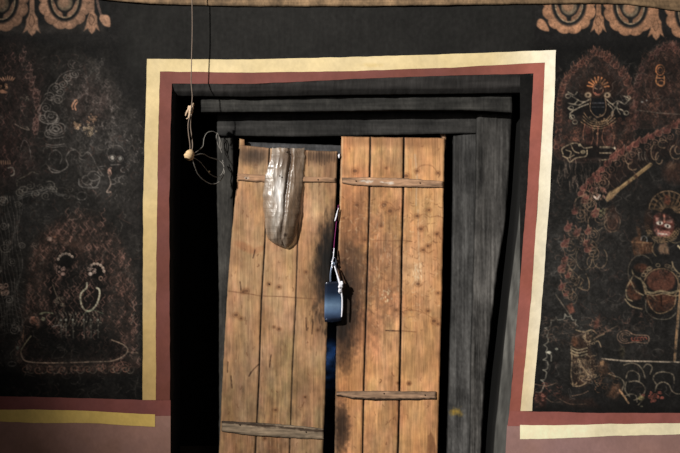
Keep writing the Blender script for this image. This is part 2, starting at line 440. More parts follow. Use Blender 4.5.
# lower paired heads
for cx, cy, a0, r in [(66, 262, 200, 8.2), (96, 272, 235, 8.2)]:
    L.blob(cx, cy, 7, 7, (22, 21, 20), .8, soft=.4)
    for i in range(6):
        a = math.radians(a0 + i * 24); x, y = cx + r * math.cos(a), cy + r * math.sin(a)
        L.blob(x, y, 1.35, 1.6, (232, 205, 185), .95, ang=a, soft=.5); L.blob(x, y + .3, .4, .5, (60, 45, 40), .7)
skullcluster(L, 60, 268, 5, 13, (220, 180, 165), 12); skullcluster(L, 92, 270, 5, 11, (225, 195, 180), 14)
L.blob(63, 274, 2, 1.8, (215, 175, 160), .8); L.blob(90.5, 274, 1.9, 1.9, (235, 210, 195), .9)
L.blob(49.5, 239, 2.6, 2.2, (230, 190, 170), .9, soft=.5); L.blob(55, 237, 1.5, 1.2, (150, 105, 85), .8)
skullcluster(L, 35, 246, 4.5, 9, (150, 130, 118), 15)
L.ring(101, 278.5, 1.7, 1.9, .7, (190, 150, 130), .7)
neck = smooth([(87, 283), (86.5, 288), (81.5, 293), (80.5, 299), (82.5, 307), (87, 311), (92, 310), (97, 304), (99.5, 296), (99.5, 290), (97, 288)], 5)
L.line(neck, 1.3, (205, 195, 165), .85, rough=.2)
for i in range(0, len(neck), 2): L.blob(neck[i][0], neck[i][1], .9, .9, (225, 215, 190), .7)
L.curve([(53, 285), (57, 296), (63, 304), (64, 312)], .7, (150, 130, 110), .5)
skullcluster(L, 60, 302, 6, 18, (165, 145, 125), 18)
L.poly([(31, 317), (38, 317), (39, 321), (40, 327), (37, 330), (35.5, 325), (31, 323)], (232, 150, 120), .92, .8)
L.ring(34.5, 321, 4.5, 4.2, .5, (235, 180, 160), .5)
L.blob(43.2, 319, 2, 1.9, (190, 185, 150), .9, soft=.5); L.blob(42, 313.5, 1.4, 1, (170, 170, 140), .8)
L.curve([(40, 314), (46, 312.5), (53, 313.5)], 1.0, (150, 150, 120), .7)
for x in (61, 73, 66, 84, 91, 98):
    L.blob(x, 320, 1.1, 1.1, (205, 205, 190), .8)
    L.line([(x, 320), (x + .4, 338)], .5, (150, 145, 130), .5)
    for k in range(5): L.blob(x + random.uniform(-4, 4), random.uniform(314, 338), .8, .8, (170, 160, 140), .6)
for k in range(14): L.curve([(55 + k * 3.4, 312), (57 + k * 3.4, 318), (54 + k * 3.4, 326)], .45, (160, 150, 130), .4)
L.curve([(52, 327), (60, 325), (64, 328)], .7, GL, .5); L.curve([(84, 314), (92, 310), (104, 314)], .6, (130, 150, 120), .5)
L.poly(smooth([(26, 372), (24, 345), (32, 322), (48, 330), (80, 340), (112, 338), (122, 346), (120, 360), (28, 362)], 3, True), (20, 20, 20), .7, 5, rough=.2)
L.curve([(22, 356), (21, 351), (25, 344), (31, 336)], .7, (160, 150, 120), .6)
L.curve([(21, 354), (24, 360), (34, 362.5), (60, 363), (90, 362), (112, 361), (124, 356), (128, 350), (124, 345), (112, 340)], .9, (165, 140, 120), .7)
L.line([(128, 352), (138, 353)], .5, (150, 130, 110), .5); L.line([(23, 340), (24, 326)], .6, (150, 110, 85), .6)
L.ring(12, 364, 4, 2.2, .5, GL, .45); L.ring(123, 365, 6, 3, .5, (140, 95, 80), .5); L.blob(17.5, 348, 1.3, 1.8, (150, 175, 160), .6, soft=.7)
for i in range(9):
    x = 26 + i * 12.4
    L.spiral(x, 369 + (i % 2), 5, (138, 100, 84), .6, 1.2, .6 * i, .7); L.ring(x + 5, 369, 4, 4.5, .5, (135, 125, 110), .45, 0, 200)
L.line([(20, 366), (135, 367)], .4, (110, 95, 80), .35)
# valance of rosettes along the top left
OC = (164, 124, 98)
L.poly([(-14, -6), (108, -6), (108, 14), (100, 22), (-14, 26)], (36, 36, 36), .9, 1.5)
OC = (196, 150, 122)
rosette(L, 1, 0, 1.02, tint(OC, .95)); rosette(L, 65, -1, .98, tint(OC, 1.02))
tassel(L, 32, 0, 34, .95, tint(OC, 1.06)); tassel(L, 92, 0, 32, .85, tint(OC, 1.04))
L.curve([(97, -2), (99, 8), (102, 16)], 2.2, (130, 105, 95), .9)
L.poly(smooth([(101, 15), (109, 16), (110.5, 26), (105, 26), (100, 20)], 4, True), tint(OC, 1.1), 1, .7)

# ================================================================== RIGHT MURAL CANVAS
R_ = Canvas(518, -4, 692, 416, 1.7, (50, 48, 46))
plaster_base(R_, (45, 43, 42), .32)
R_.gain = 1.25
TL = (142, 116, 92)       # tan outline
RB = (122, 66, 56)
R_.poly([(516, 24), (694, 30), (694, 42), (668, 40), (650, 46), (634, 80), (622, 60), (597, 48), (572, 62), (560, 80), (556, 120), (516, 120)], (24, 23, 23), .75, 3, rough=.15)
R_.blob(575, 300, 40, 60, (62, 60, 58), .45, soft=.9, rough=.3); R_.blob(640, 210, 30, 40, (58, 54, 50), .3, soft=.9)
R_.blob(610, 350, 60, 40, (66, 63, 60), .5, soft=.9); R_.blob(565, 270, 30, 80, (72, 70, 67), .5, soft=.9, rough=.3); R_.blob(610, 240, 22, 40, (66, 63, 60), .4, soft=.9)
au1 = smooth([(560, 160), (556, 130), (557, 100), (562, 82), (573, 67), (588, 55), (597, 50), (610, 57), (622, 68), (631, 84), (635, 108), (634, 135), (628, 158)], 5, True)
au2 = smooth([(640, 128), (634, 110), (634, 86), (640, 66), (652, 51), (668, 42), (682, 50), (694, 70), (694, 120)], 5, True)
for au in (au1, au2):
    R_.poly(au, (74, 54, 48), .75, 2.5, rough=.35)
    scribble_fill(R_, au, 230, (118, 78, 64), .5, 3.6, .5)
    scribble_fill(R_, au, 60, (140, 104, 84), .35, 2.2, .45, 'spiral')
    R_.line(au + [au[0]], .5, (105, 88, 76), .35)
for k in range(34):    # flame fringe of the halos
    t = k / 33.; i = int(t * (len(au1) - 16)) + 3; x, y = au1[i]
    flame(R_, x + (597 - x) * .06, y + 5, random.uniform(7, 11), (x - 597) * .05, (96, 58, 50), .4, (135, 92, 76))
for k in range(18):
    t = k / 17.; i = int(t * (len(au2) * .75)) + 2; x, y = au2[i]
    flame(R_, x + 2, y + 6, random.uniform(6, 9), (x - 668) * .04, (92, 54, 50), .4, (120, 84, 76))
R_.blob(598, 104, 20, 30, (26, 24, 24), .75, soft=.6, rough=.2); R_.blob(574, 108, 9, 16, (24, 24, 26), .75, soft=.5); R_.blob(620, 108, 9, 14, (24, 24, 26), .75, soft=.5)
R_.blob(598, 88, 14, 14, (90, 54, 40), .55, soft=.8)
for i in range(9):
    a = math.radians(195 + i * 19); R_.line([(598 + 5.5 * math.cos(a), 88 + 5.5 * math.sin(a)), (598 + 11 * math.cos(a), 89 + 12 * math.sin(a))], 1.3, (196, 128, 84), .8)
R_.blob(598, 90, 5.2, 5.8, (70, 46, 42), .95, soft=.4); R_.ring(598, 90, 5, 5.6, .7, (165, 115, 90), .75)
R_.line([(595, 88), (597, 89)], .9, (200, 160, 130), .8); R_.line([(599.5, 89), (601.5, 88)], .9, (200, 160, 130), .8); R_.curve([(595, 93), (598, 94.5), (601, 93)], 1.1, (190, 110, 90), .85)
for x in (588, 607):
    R_.blob(x, 95, 3.4, 2.8, (190, 165, 135), .8, soft=.5); R_.blob(x, 95, 1.4, 1.2, (50, 36, 30), .8, soft=.5)
R_.poly([(591, 98), (605, 98), (604, 112), (598, 117), (592, 113)], (24, 28, 34), .9, 1); R_.line([(592, 103), (604, 103)], .7, (125, 120, 125), .6); R_.line([(592, 107), (604, 107)], .6, (120, 115, 115), .5)
R_.curve([(591, 98), (590, 108), (593, 114), (598, 117), (604, 114), (606, 107), (605, 98)], .7, TL, .7)
for (pp) in ([(590, 99), (584, 102), (578, 100), (572, 96)], [(584, 102), (579, 105), (573, 104)], [(588, 104), (580, 107), (574, 110), (568, 108)], [(574, 110), (570, 114), (572, 118)], [(578, 100), (574, 104), (568, 103)], [(568, 92), (574, 95), (577, 92)],
             [(606, 99), (612, 104), (618, 101), (624, 104)], [(612, 104), (616, 108), (622, 110), (625, 114)], [(618, 101), (616, 107), (611, 113)], [(608, 104), (613, 110), (612, 116)], [(624, 96), (629, 99), (625, 104)], [(618, 101), (617, 108), (620, 114)]):
    R_.curve(pp, 1.0, (162, 148, 128), .75)
for x, y in [(571, 108), (572, 117), (568, 96), (626, 113), (628, 98), (575, 122)]: R_.ring(x, y, 2.4, 2, .7, (150, 140, 120), .7)
for i in range(4): R_.curve([(584 - i, 113 + i * 3), (590, 120 + i * 2.4), (598, 122 + i * 2.2), (606, 120 + i * 2.4), (613 + i, 112 + i * 3)], .8, (170, 135, 100), .6)
skullcluster(R_, 598, 124, 11, 26, (175, 140, 105), 22)
R_.poly([(585, 124), (592, 128), (591, 146), (584, 147)], (96, 58, 50), .75, 1.5); R_.poly([(604, 127), (611, 124), (613, 146), (606, 147)], (96, 58, 50), .75, 1.5)
for pp in ([(585, 124), (583, 135), (585, 147)], [(592, 126), (593, 138), (590, 147)], [(611, 124), (614, 136), (612, 147)], [(604, 127), (602, 138), (606, 147)], [(598, 126), (597, 145)]): R_.curve(pp, .7, (150, 100, 80), .6)
scribble_fill(R_, [(560, 118), (582, 118), (584, 148), (562, 148)], 26, (150, 96, 76), .5, 3, .6, 'spiral')
scribble_fill(R_, [(612, 118), (630, 118), (626, 148), (612, 148)], 18, (150, 96, 76), .4, 3, .6, 'spiral')
R_.poly(smooth([(562, 150), (575, 143), (600, 146), (616, 150), (612, 158), (590, 158), (566, 158)], 4, True), (26, 26, 26), .7, 1.5)
for pp in ([(563, 154), (562, 149), (568, 145), (575, 143), (580, 145)], [(563, 156), (568, 158), (574, 155)], [(566, 150), (571, 152), (570, 156)], [(571, 145), (574, 151), (579, 153)], [(580, 144), (584, 148), (592, 147)], [(600, 147), (610, 147), (616, 150), (613, 158), (602, 160)], [(600, 153), (611, 153)],
           [(567, 158), (570, 162), (576, 158), (586, 156), (587, 150)]): R_.curve(pp, .9, (165, 145, 118), .75)
R_.blob(583, 152, 2.6, 2, (185, 165, 130), .7); R_.blob(579.5, 145.5, 1.4, 1.1, (200, 180, 150), .8); R_.blob(614.6, 148, .9, 1.3, (235, 215, 190), .95); R_.line([(600, 148), (609, 148)], .6, (165, 150, 125), .5)
for k in range(42):
    x = random.uniform(556, 602); y = random.uniform(158, 182)
    R_.curve([(x, y), (x + random.uniform(-1.5, 1.5), y + 5), (x + random.uniform(-2.5, 2.5), y + 11)], .55, tint((128, 108, 94), random.uniform(.7, 1.15)), .5)
# second halo figure
R_.blob(660, 78, 13, 18, (52, 38, 34), .5, soft=.7)
R_.ring(660, 70, 4.2, 5.2, .9, (190, 120, 76), .85); R_.ring(660, 70, 2.2, 2.8, .7, (150, 96, 66), .8); R_.curve([(657, 75), (656, 82), (660, 86), (664, 84), (664, 76)], .9, (185, 125, 80), .85); R_.line([(657, 78), (664, 78)], .9, (180, 120, 80), .7); R_.ring(661, 83, 3, 2.4, .6, (170, 115, 80), .7)
R_.blob(642, 102, 1.2, 1, (150, 150, 145), .7); R_.blob(646.5, 100.4, .9, .9, (160, 160, 155), .7)
for x in (646, 652): R_.curve([(x, 80), (x - 1, 88), (x + 2, 96)], .6, (120, 90, 80), .45)
R_.line([(636, 110), (660, 113), (690, 115)], .6, (120, 108, 96), .55); R_.line([(650, 98), (686, 100)], .4, (110, 100, 90), .35)
scribble_fill(R_, [(636, 116), (680, 118), (672, 124), (640, 140), (634, 140)], 30, (80, 70, 64), .4, 3, .5)
# diagonal flame rim
FR = (124, 72, 64)
for x, y in [(584, 190), (590, 184), (596, 178), (602, 172), (608, 166), (614, 160), (621, 155), (629, 151), (636, 147), (644, 143), (652, 139), (659, 136), (667, 133), (675, 128), (683, 124)]:
    flame(R_, x, y, random.uniform(9, 13), random.uniform(3, 7), FR, .8, (158, 108, 90))
    R_.spiral(x + 3, y + 4, random.uniform(4, 6), (148, 108, 88), .55, 1.5, random.uniform(0, 6), .6)
    R_.curve([(x, y), (x + 3, y + 8), (x + 1, y + 16), (x + 6, y + 22)], .6, (130, 100, 80), .45)
R_.poly([(600, 178), (640, 152), (690, 132), (690, 150), (650, 160), (606, 192)], (74, 46, 40), .4, 4, rough=.5)
for x, y, rx, ry in [(629, 158, 4, 6), (633, 166, 5, 4), (655, 152, 4, 8), (659, 158, 3.5, 6), (663, 144, 5, 4), (676, 152, 6, 7), (678, 150, 3, 4)]:
    R_.ring(x, y, rx, ry, .8, (150, 122, 96), .65, random.uniform(0, 80), random.uniform(240, 350))
for x in (640, 643, 646): R_.curve([(x - 1, 152), (x - 1.6, 156), (x, 160)], .8, (120, 112, 100), .55)
R_.line([(610, 196), (650.5, 164.5)], 3.4, (146, 118, 84), .92, rough=.15); R_.poly([(605, 199), (609, 192), (618, 187), (619, 191), (612, 199), (607, 202)], (158, 128, 94), .92, .8); R_.line([(611, 194), (650, 163.6)], .6, (190, 160, 120), .6)
R_.blob(636, 176.5, 1.1, 2.4, (90, 60, 44), .8, ang=-.6); R_.blob(629, 182, .9, 2.2, (100, 70, 50), .7, ang=-.6)
R_.blob(675, 172, 12, 11, (112, 72, 58), .5, soft=.6, rough=.2); R_.blob(672, 166, 5, 4, (104, 80, 62), .5, soft=.5)
# skulls / hand by the staff
skullcluster(R_, 600, 194, 8, 22, (200, 150, 130), 30); R_.curve([(594, 196), (597, 199), (600, 195)], 1.3, (225, 205, 190), .85); R_.blob(603, 190, 3.2, 2.4, (190, 120, 104), .7)
skullcluster(R_, 603, 211, 7, 15, (150, 150, 110), 33)
# chain of flame curls to the lower left
for x, y, s in [(581, 196, 9), (585, 203, 11), (575, 214, 10), (595, 217, 12), (568, 231, 11), (577, 236, 11), (588, 234, 9), (565, 247, 12), (588, 252, 11), (565, 262, 9), (562, 272, 12), (568, 278, 8), (586, 246, 9), (562, 290, 10), (566, 296, 7), (598, 182, 10), (592, 192, 7)]:
    flame(R_, x, y, s, random.uniform(-3, 1), (126, 74, 66), .8, (150, 108, 92))
    R_.spiral(x + 5, y + 1, s * .62, (142, 112, 88), .55, 1.6, random.uniform(0, 6), .6)
    R_.curve([(x + 6, y - 6), (x + 11, y), (x + 9, y + 7), (x + 3, y + 8)], .6, TL, .5)
for x, y, rx, ry in [(583, 203, 8, 7), (584, 203, 3, 3), (596, 222, 8, 9), (612, 222, 8, 10), (612, 222, 5, 7), (592, 262, 5, 6), (600, 258, 7, 10), (570, 288, 6, 6), (580, 283, 4, 5), (588, 238, 6, 6), (575, 270, 6, 9), (584, 258, 8, 12)]:
    R_.ring(x, y, rx, ry, .7, (138, 114, 90), .55, random.uniform(-60, 60), random.uniform(220, 340))
for x in (581, 585, 588): R_.curve([(x, 207), (x - 1, 214), (x + 1, 222)], .6, (140, 110, 90), .5)
R_.poly([(604, 209), (614, 206), (620, 218), (618, 230), (608, 232)], (96, 62, 50), .55, 2)
scribble_fill(R_, [(556, 184), (600, 200), (622, 250), (600, 275), (556, 290)], 70, (120, 92, 78), .4, 3, .5, 'arc')
R_.curve([(586, 274), (589, 282), (588, 290), (580, 288), (582, 282)], .7, (150, 122, 92), .6)
# horizontal chalk scratches
for k in range(26):
    x = random.uniform(550, 570); y = random.uniform(195, 290); R_.line([(x, y), (x + random.uniform(4, 12), y - .6)], .4, (92, 90, 88), .4)
for k in range(40):
    x = random.uniform(600, 680); y = random.uniform(200, 350); R_.line([(x, y), (x + random.uniform(3, 12), y + random.uniform(-1, 1))], .4, (86, 82, 76), .3)
# big wrathful figure: crown fan
R_.blob(668, 204, 19, 13, (40, 34, 30), .6, soft=.5)
for i in range(11):
    a = math.radians(190 + i * 16.5); cx, cy = 668, 212
    R_.curve([(cx + 7 * math.cos(a), cy + 5 * math.sin(a)), (cx + 13 * math.cos(a + .1), cy + 12 * math.sin(a + .1)), (cx + 19 * math.cos(a), cy + 19 * math.sin(a))], 2.0, tint((136, 106, 78), random.uniform(.75, 1.1)), .65)
R_.ring(668, 210, 19, 19, .9, (150, 118, 88), .65, 185, 355); R_.ring(668, 210, 14, 13, .8, (130, 98, 70), .6, 185, 355)
R_.blob(667, 200, 3.4, 5, (120, 66, 50), .8)
R_.blob(664, 227, 15, 14, (34, 28, 25), .8, soft=.3)
R_.poly(smooth([(654, 216), (663, 213), (673, 219), (674, 230), (671, 237), (661, 238), (653, 234), (653, 225)], 4, True), (110, 62, 54), .9, 1)
R_.poly([(655, 217), (661, 218), (662, 221), (656, 221)], (180, 130, 118), .85, .7); R_.poly([(667, 220), (673, 219), (672, 223), (666, 223)], (180, 130, 118), .8, .7)
R_.line([(664, 215), (664.5, 222)], 1.6, (195, 130, 110), .85)
R_.blob(659.5, 223, 3.3, 2.0, (232, 222, 206), .95, soft=.5); R_.blob(667.5, 226, 3.3, 2.0, (230, 220, 206), .95, ang=.3, soft=.5)
R_.blob(660, 223.4, 1, 1.2, (24, 20, 20), .95); R_.blob(667.6, 226.2, 1, 1.2, (24, 20, 20), .95)
R_.line([(662, 228), (665, 229)], 1.6, (60, 38, 34), .9); R_.poly([(654, 230), (657, 228), (660, 231), (668, 231), (671, 233), (669, 236), (660, 237), (656, 235)], (196, 132, 120), .9, .7); R_.line([(658, 233.5), (667, 234.5)], 1.1, (240, 220, 205), .9)
for r in (13, 15, 17): R_.ring(663, 226, r, r - 1, .9, (136, 112, 82), .6, 20, 165)
for k in range(40):
    a = random.uniform(.1, 3.1); r = random.uniform(12, 18); R_.ring(663 + r * math.cos(a), 226 + r * .95 * math.sin(a), 1.6, 1.3, .5, (140, 112, 84), .6, random.uniform(0, 180), 360)
R_.blob(648, 220, 4, 10, (76, 50, 40), .6, soft=.6)
R_.poly([(631, 242), (633, 238), (638, 236), (636, 226), (640, 228), (642, 240), (652, 243), (654, 252), (634, 256)], (112, 78, 58), .85, 1)
for k in range(6): R_.line([(634 + k * 3.3, 244), (635 + k * 3.2, 254)], .5, (76, 52, 40), .5)
R_.line([(632, 242), (652, 243)], .7, (150, 112, 82), .7); R_.ring(644, 240, 3, 4, .8, (180, 180, 180), .6, 180, 380)
R_.poly([(660, 244), (666, 243), (668, 247), (669, 254), (660, 254), (658, 249)], (168, 130, 100), .7, 1.2); R_.line([(678, 246), (682, 250)], 1.6, (205, 185, 150), .8)
for pp in ([(650, 234), (645, 238), (642, 246)], [(655, 242), (652, 250), (656, 256)], [(668, 240), (675, 243), (684, 240)]): R_.curve(pp, .8, (140, 120, 90), .55)
# bracelets, belly
R_.ring(641, 272, 13, 17, .8, (120, 108, 90), .5, 150, 330)
R_.blob(641, 268, 7, 4.5, (112, 66, 48), .7, soft=.5); R_.poly(smooth([(627, 284), (632, 281), (638, 290), (641, 298), (632, 300), (627, 294)], 4, True), (104, 64, 48), .85, 1)
R_.ring(661, 285, 17.5, 16.5, 1.0, (138, 110, 82), .75); R_.blob(661, 281, 14.5, 11.5, (112, 70, 56), .85, soft=.15, rough=.05)
R_.poly(smooth([(646, 296), (660, 294), (675, 296), (673, 308), (661, 312), (650, 308)], 5, True), (104, 64, 48), .85, 1); R_.line([(661, 296), (661.5, 306)], 1, (50, 34, 28), .8)
R_.curve([(645, 291), (652, 293), (661, 291), (671, 293), (683, 289)], 1.9, (142, 126, 98), .85); R_.curve([(645, 294), (654, 295.4), (663, 293.6), (674, 296), (684, 294)], .7, (160, 142, 110), .7)
R_.curve([(647, 296), (650, 306), (657, 313), (666, 312), (674, 306), (676, 296)], .8, (160, 130, 96), .7)
R_.curve([(646, 300), (646, 310), (654, 318), (668, 319), (676, 313)], .8, (128, 118, 100), .6)
for pp in ([(632, 270), (634, 275), (642, 281), (646, 287), (645, 293)], [(634, 274), (629, 283), (626, 290), (627, 298), (632, 301)], [(631, 282), (636, 291), (643, 295)], [(640, 278), (644, 286), (650, 294), (655, 299)], [(625, 299), (631, 306), (642, 309)], [(672, 262), (674, 268), (680, 274), (688, 276)]):
    R_.curve(pp, 1.1, (158, 138, 108), .72)
for k in range(20):
    a = random.uniform(3.3, 6.1); R_.ring(661 + 20 * math.cos(a), 284 + 19 * math.sin(a), 2, 1.6, .6, (130, 112, 88), .55)
R_.line([(680.5, 284), (677.5, 318), (674, 361)], 1.5, (164, 128, 94), .85); R_.line([(681.8, 284), (678.9, 318), (675.4, 361)], .5, (196, 164, 128), .6)
scribble_fill(R_, [(608, 312), (640, 306), (660, 322), (650, 330), (612, 330)], 30, (120, 84, 72), .45, 3, .5, 'arc')
# inscription-like tablet
R_.poly([(632, 328), (645, 326), (645, 330), (632, 331)], (80, 68, 60), .5, .6)
for r in (3, 5, 7.5): R_.ring(625, 337, r * 1.05, r * .85, .8, (140, 110, 90), .6, 60, 330)
R_.curve([(630, 333), (636, 335), (648, 336), (647, 343), (636, 342), (628, 343)], .9, (150, 120, 100), .7)
for k in range(5): R_.ring(633 + k * 3, 339, 1.6, 1.8, .9, (152, 84, 70), .8, k * 40, k * 40 + 220)
R_.blob(622, 352, 3, 6, (110, 96, 62), .35, soft=.8)
# floor line and clouds
R_.line([(602, 358.6), (613, 359.8), (626, 361), (650, 361.4), (692, 362.6)], 1.1, (205, 185, 162), .85, rough=.35)
for pp in ([(624, 365), (631, 363), (638, 365), (643, 371), (645, 378)], [(643, 368), (647, 364), (652, 367), (650, 374)], [(626, 378), (628, 372), (634, 371), (639, 375), (639, 381)], [(629, 382), (636, 381), (642, 384), (645, 390), (641, 397), (634, 400)], [(609, 374), (614, 376), (620, 378), (624, 383), (622, 390)],
           [(655, 391), (657, 385), (663, 382), (669, 385), (672, 391), (678, 394), (688, 392)], [(656, 384), (653, 378), (657, 373), (665, 372), (673, 375), (674, 383)], [(625, 396), (631, 394), (636, 396), (637, 402)], [(640, 394), (642, 400), (638, 405)], [(626, 382), (625, 390), (629, 396)]):
    R_.curve(pp, 1.0, (142, 128, 108), .68)
for k in range(16): R_.spiral(random.uniform(642, 664), random.uniform(392, 402), 1.7, (165, 90, 76), .75, 1.2, random.uniform(0, 6), .8)
R_.blob(641, 398, 3, 2.4, (190, 170, 110), .7, soft=.6); R_.blob(641.5, 406.5, 1.3, .8, (210, 200, 160), .8)
R_.poly([(607, 396), (612, 385), (620, 384), (622, 394), (616, 400)], (128, 86, 62), .6, 2); R_.line([(619.5, 390), (628.5, 403)], 1.6, (204, 160, 120), .85)
scribble_fill(R_, [(596, 360), (620, 372), (620, 400), (596, 392)], 30, (136, 96, 70), .55, 2.6, .6, 'arc')
R_.blob(603, 368, 6, 8, (110, 76, 56), .5, soft=.7); R_.blob(602, 363, 2, 3, (176, 136, 100), .7, soft=.6)
# lower left warrior figure
R_.poly(smooth([(573, 337), (582, 332), (592, 336), (590, 350), (596, 362), (594, 378), (584, 386), (572, 384), (571, 366), (571, 350)], 4, True), (92, 64, 50), .6, 2, rough=.3)
R_.blob(574.5, 342, 3, 5, (128, 80, 56), .7, soft=.6)
for y in (347, 350, 353): R_.curve([(571, y), (578, y + 3), (587, y + 1)], 1.0, (175, 160, 130), .75)
for pp in ([(571, 346), (572, 360), (571, 374), (573, 385)], [(573, 386), (580, 386), (586, 383)], [(578, 358), (582, 366), (588, 374), (592, 376)], [(576, 330), (584, 332), (592, 330), (597, 334)], [(583, 336), (588, 342), (597, 337), (604, 334)], [(592, 344), (598, 341), (601, 347)]):
    R_.curve(pp, .9, (165, 142, 112), .72)
skullcluster(R_, 589, 339, 7, 22, (165, 142, 115), 41); scribble_fill(R_, [(572, 352), (596, 350), (598, 384), (574, 386)], 55, (158, 134, 104), .6, 2.4, .55, 'arc')
for k in range(9): R_.curve([(575 + k * 2, 360), (577 + k * 1.6, 368), (576 + k * 2, 378)], .5, (150, 130, 104), .5)
R_.line([(556, 295), (572, 318)], 1.0, (135, 120, 104), .6); R_.poly([(566, 306), (572, 303), (575, 312), (570, 314)], (140, 84, 68), .8, 1); R_.poly([(594, 322), (600, 314), (599, 326), (594, 330)], (120, 74, 62), .7, 1.2)
R_.line([(596, 337), (617, 326)], .9, (128, 106, 88), .6); scribble_fill(R_, [(580, 318), (604, 318), (612, 332), (590, 336)], 30, (130, 96, 80), .5, 2.6, .6, 'arc')
cl = [(536, 392), (543, 388), (541, 380), (546, 376), (543, 370), (548, 365), (543, 360), (546, 352), (544, 345), (547, 336), (545, 328), (551, 320), (556, 317), (560, 320), (565, 314), (571, 316), (576, 320), (578, 326)]
for i in range(len(cl) - 1):
    (ax, ay), (bx, by) = cl[i], cl[i + 1]; mx, my = (ax + bx) / 2, (ay + by) / 2
    R_.curve([(ax, ay), (mx - (by - ay) * .3, my + (bx - ax) * .3), (bx, by)], .8, (150, 144, 130), .65)
R_.curve([(551, 361), (551, 355), (546, 352)], .9, (170, 165, 150), .7); R_.blob(549, 352.5, 2.2, 1.4, (225, 220, 200), .9, ang=.2, soft=.5); R_.blob(556.5, 349, 1.5, 1.1, (190, 190, 170), .8)
scribble_fill(R_, [(540, 318), (578, 318), (574, 345), (544, 345)], 60, (122, 96, 80), .5, 2.6, .5, 'arc')
scribble_fill(R_, [(534, 384), (560, 384), (560, 398), (534, 400)], 30, (150, 90, 76), .5, 2.4, .55, 'arc')
R_.poly([(535, 392), (547, 392), (546, 408), (534, 409)], (84, 46, 40), .6, 1.2); scribble_fill(R_, [(535, 392), (547, 392), (546, 408), (534, 409)], 14, (150, 98, 84), .6, 2, .5, 'spiral')
R_.poly([(558, 398), (566, 395), (580, 400), (592, 398), (600, 408), (580, 409), (562, 404)], (84, 56, 46), .5, 2, rough=.4)
for pp in ([(534, 384), (546, 386), (556, 383)], [(560, 399), (570, 404), (586, 404)], [(572, 396), (582, 394), (588, 391)], [(546, 398), (552, 402), (560, 402)]): R_.curve(pp, .7, (140, 110, 90), .55)
R_.poly([(516, 404), (694, 408), (694, 418), (516, 418)], (28, 26, 25), .6, 3)
# rosettes
R_.poly([(540, -6), (694, -6), (694, 26), (540, 18)], (34, 33, 33), .9, 1.5)
OC = (188, 138, 106)
rosette(R_, 569, 3, 1.0, OC); rosette(R_, 630.5, 5, 1.0, tint(OC, .98)); rosette(R_, 692, 12, .98, tint(OC, .96))
tassel(R_, 598.5, 2, 33, .85, tint(OC, 1.02)); tassel(R_, 656, 4, 38, .88, tint(OC, 1.0))
R_.poly(smooth([(538, 20), (542, 19), (546, 23), (549, 31), (542, 30), (537, 26)], 4, True), tint(OC, 1.05), 1, .7)

def plain(x, y):
    f = 1 + .45 * fbm(x / 60, y / 40, 61, 4) + .26 * fbm(x / 3, y / 4, 71, 3) + .16 * fbm(x / 2, y / 30, 73, 2)
    return np.array([32., 31.2, 30]) * f[..., None]
def wear(cv, base, amt, keep_y, lo=.0):
    X, Y = cv.X, cv.Y
    bc = np.array(base, float) * (1 + .5 * fbm(X / 42, Y / 55, 31, 5) + .3 * fbm(X / 3.5, Y / 5.5, 41, 3))[..., None]
    m = np.clip(amt + 1.5 * fbm(X / 9, Y / 9, 101, 4) + 1.1 * fbm(X / 1.7, Y / 1.9, 103, 3), lo, .9) * np.clip(.4 + (Y - keep_y) / 20, .35, 1)
    cv.a = cv.a * (1 - m[..., None]) + bc * m[..., None]
    cv.a *= (1 + .42 * fbm(X / 1.5, Y / 1.5, 107, 3) + .30 * fbm(X / 6, Y / 7, 109, 3))[..., None]
for cv, sz in ((L, (-12, 142)), (R_, (545, 692))):
    for k in range(620):
        x = random.uniform(*sz); y = random.uniform(48, 395)
        if cv is L and x > 100 and y < 110: continue
        c = tint(random.choice([(128, 118, 108), (116, 84, 74), (104, 96, 90)]), random.uniform(.7, 1.1)); q = random.random()
        if q < .4: cv.ring(x, y, random.uniform(2, 6), random.uniform(1.5, 5), .5, c, .3, random.uniform(0, 360), random.uniform(100, 400))
        elif q < .8: cv.curve([(x, y), (x + random.uniform(-4, 4), y + random.uniform(1, 5)), (x + random.uniform(-5, 5), y + random.uniform(4, 10)), (x + random.uniform(-7, 7), y + random.uniform(6, 13))], .5, c, .32)
        else: cv.blob(x, y, random.uniform(1, 4), random.uniform(1, 4), tint(c, .8), .22, soft=.9)
wear(L, (50, 47, 44), .12, 30); wear(R_, (42, 40, 38), .08, 40)
L.a *= .80 + .10 * np.clip((L.Y - 200) / 200, 0, 1)[..., None]; R_.a *= .88
pl = plain(L.X, L.Y); m = (np.clip((L.X - 118) / 14, 0, 1) * np.clip((88 - L.Y) / 26, 0, 1))[..., None]; L.a = L.a * (1 - m) + pl * m
pl = plain(R_.X, R_.Y); m = (np.clip((536 - R_.X) / 8, 0, 1) * np.clip((66 - R_.Y) / 8, 0, 1))[..., None]; R_.a = R_.a * (1 - m) + pl * m

for cv, kk in ((L, 1.0), (R_, 1.0)):      # soot-dark ground, pale strokes left clear
    lm = cv.a.mean(-1, keepdims=True); y_ = np.clip((cv.Y - 38) / 10, 0, 1)[..., None]
    gain = np.clip(.68 + .36 * np.clip((lm - 34) / 50, 0, 1), 0, 1.16)
    cv.a = cv.a * (1 - y_) + cv.a * gain * y_
pl = plain(L.X, L.Y); m = (np.clip((L.X - 118) / 14, 0, 1) * np.clip((88 - L.Y) / 26, 0, 1))[..., None]; L.a = L.a * (1 - m) + pl * m
pl = plain(R_.X, R_.Y); m = (np.clip((536 - R_.X) / 8, 0, 1) * np.clip((66 - R_.Y) / 8, 0, 1))[..., None]; R_.a = R_.a * (1 - m) + pl * m

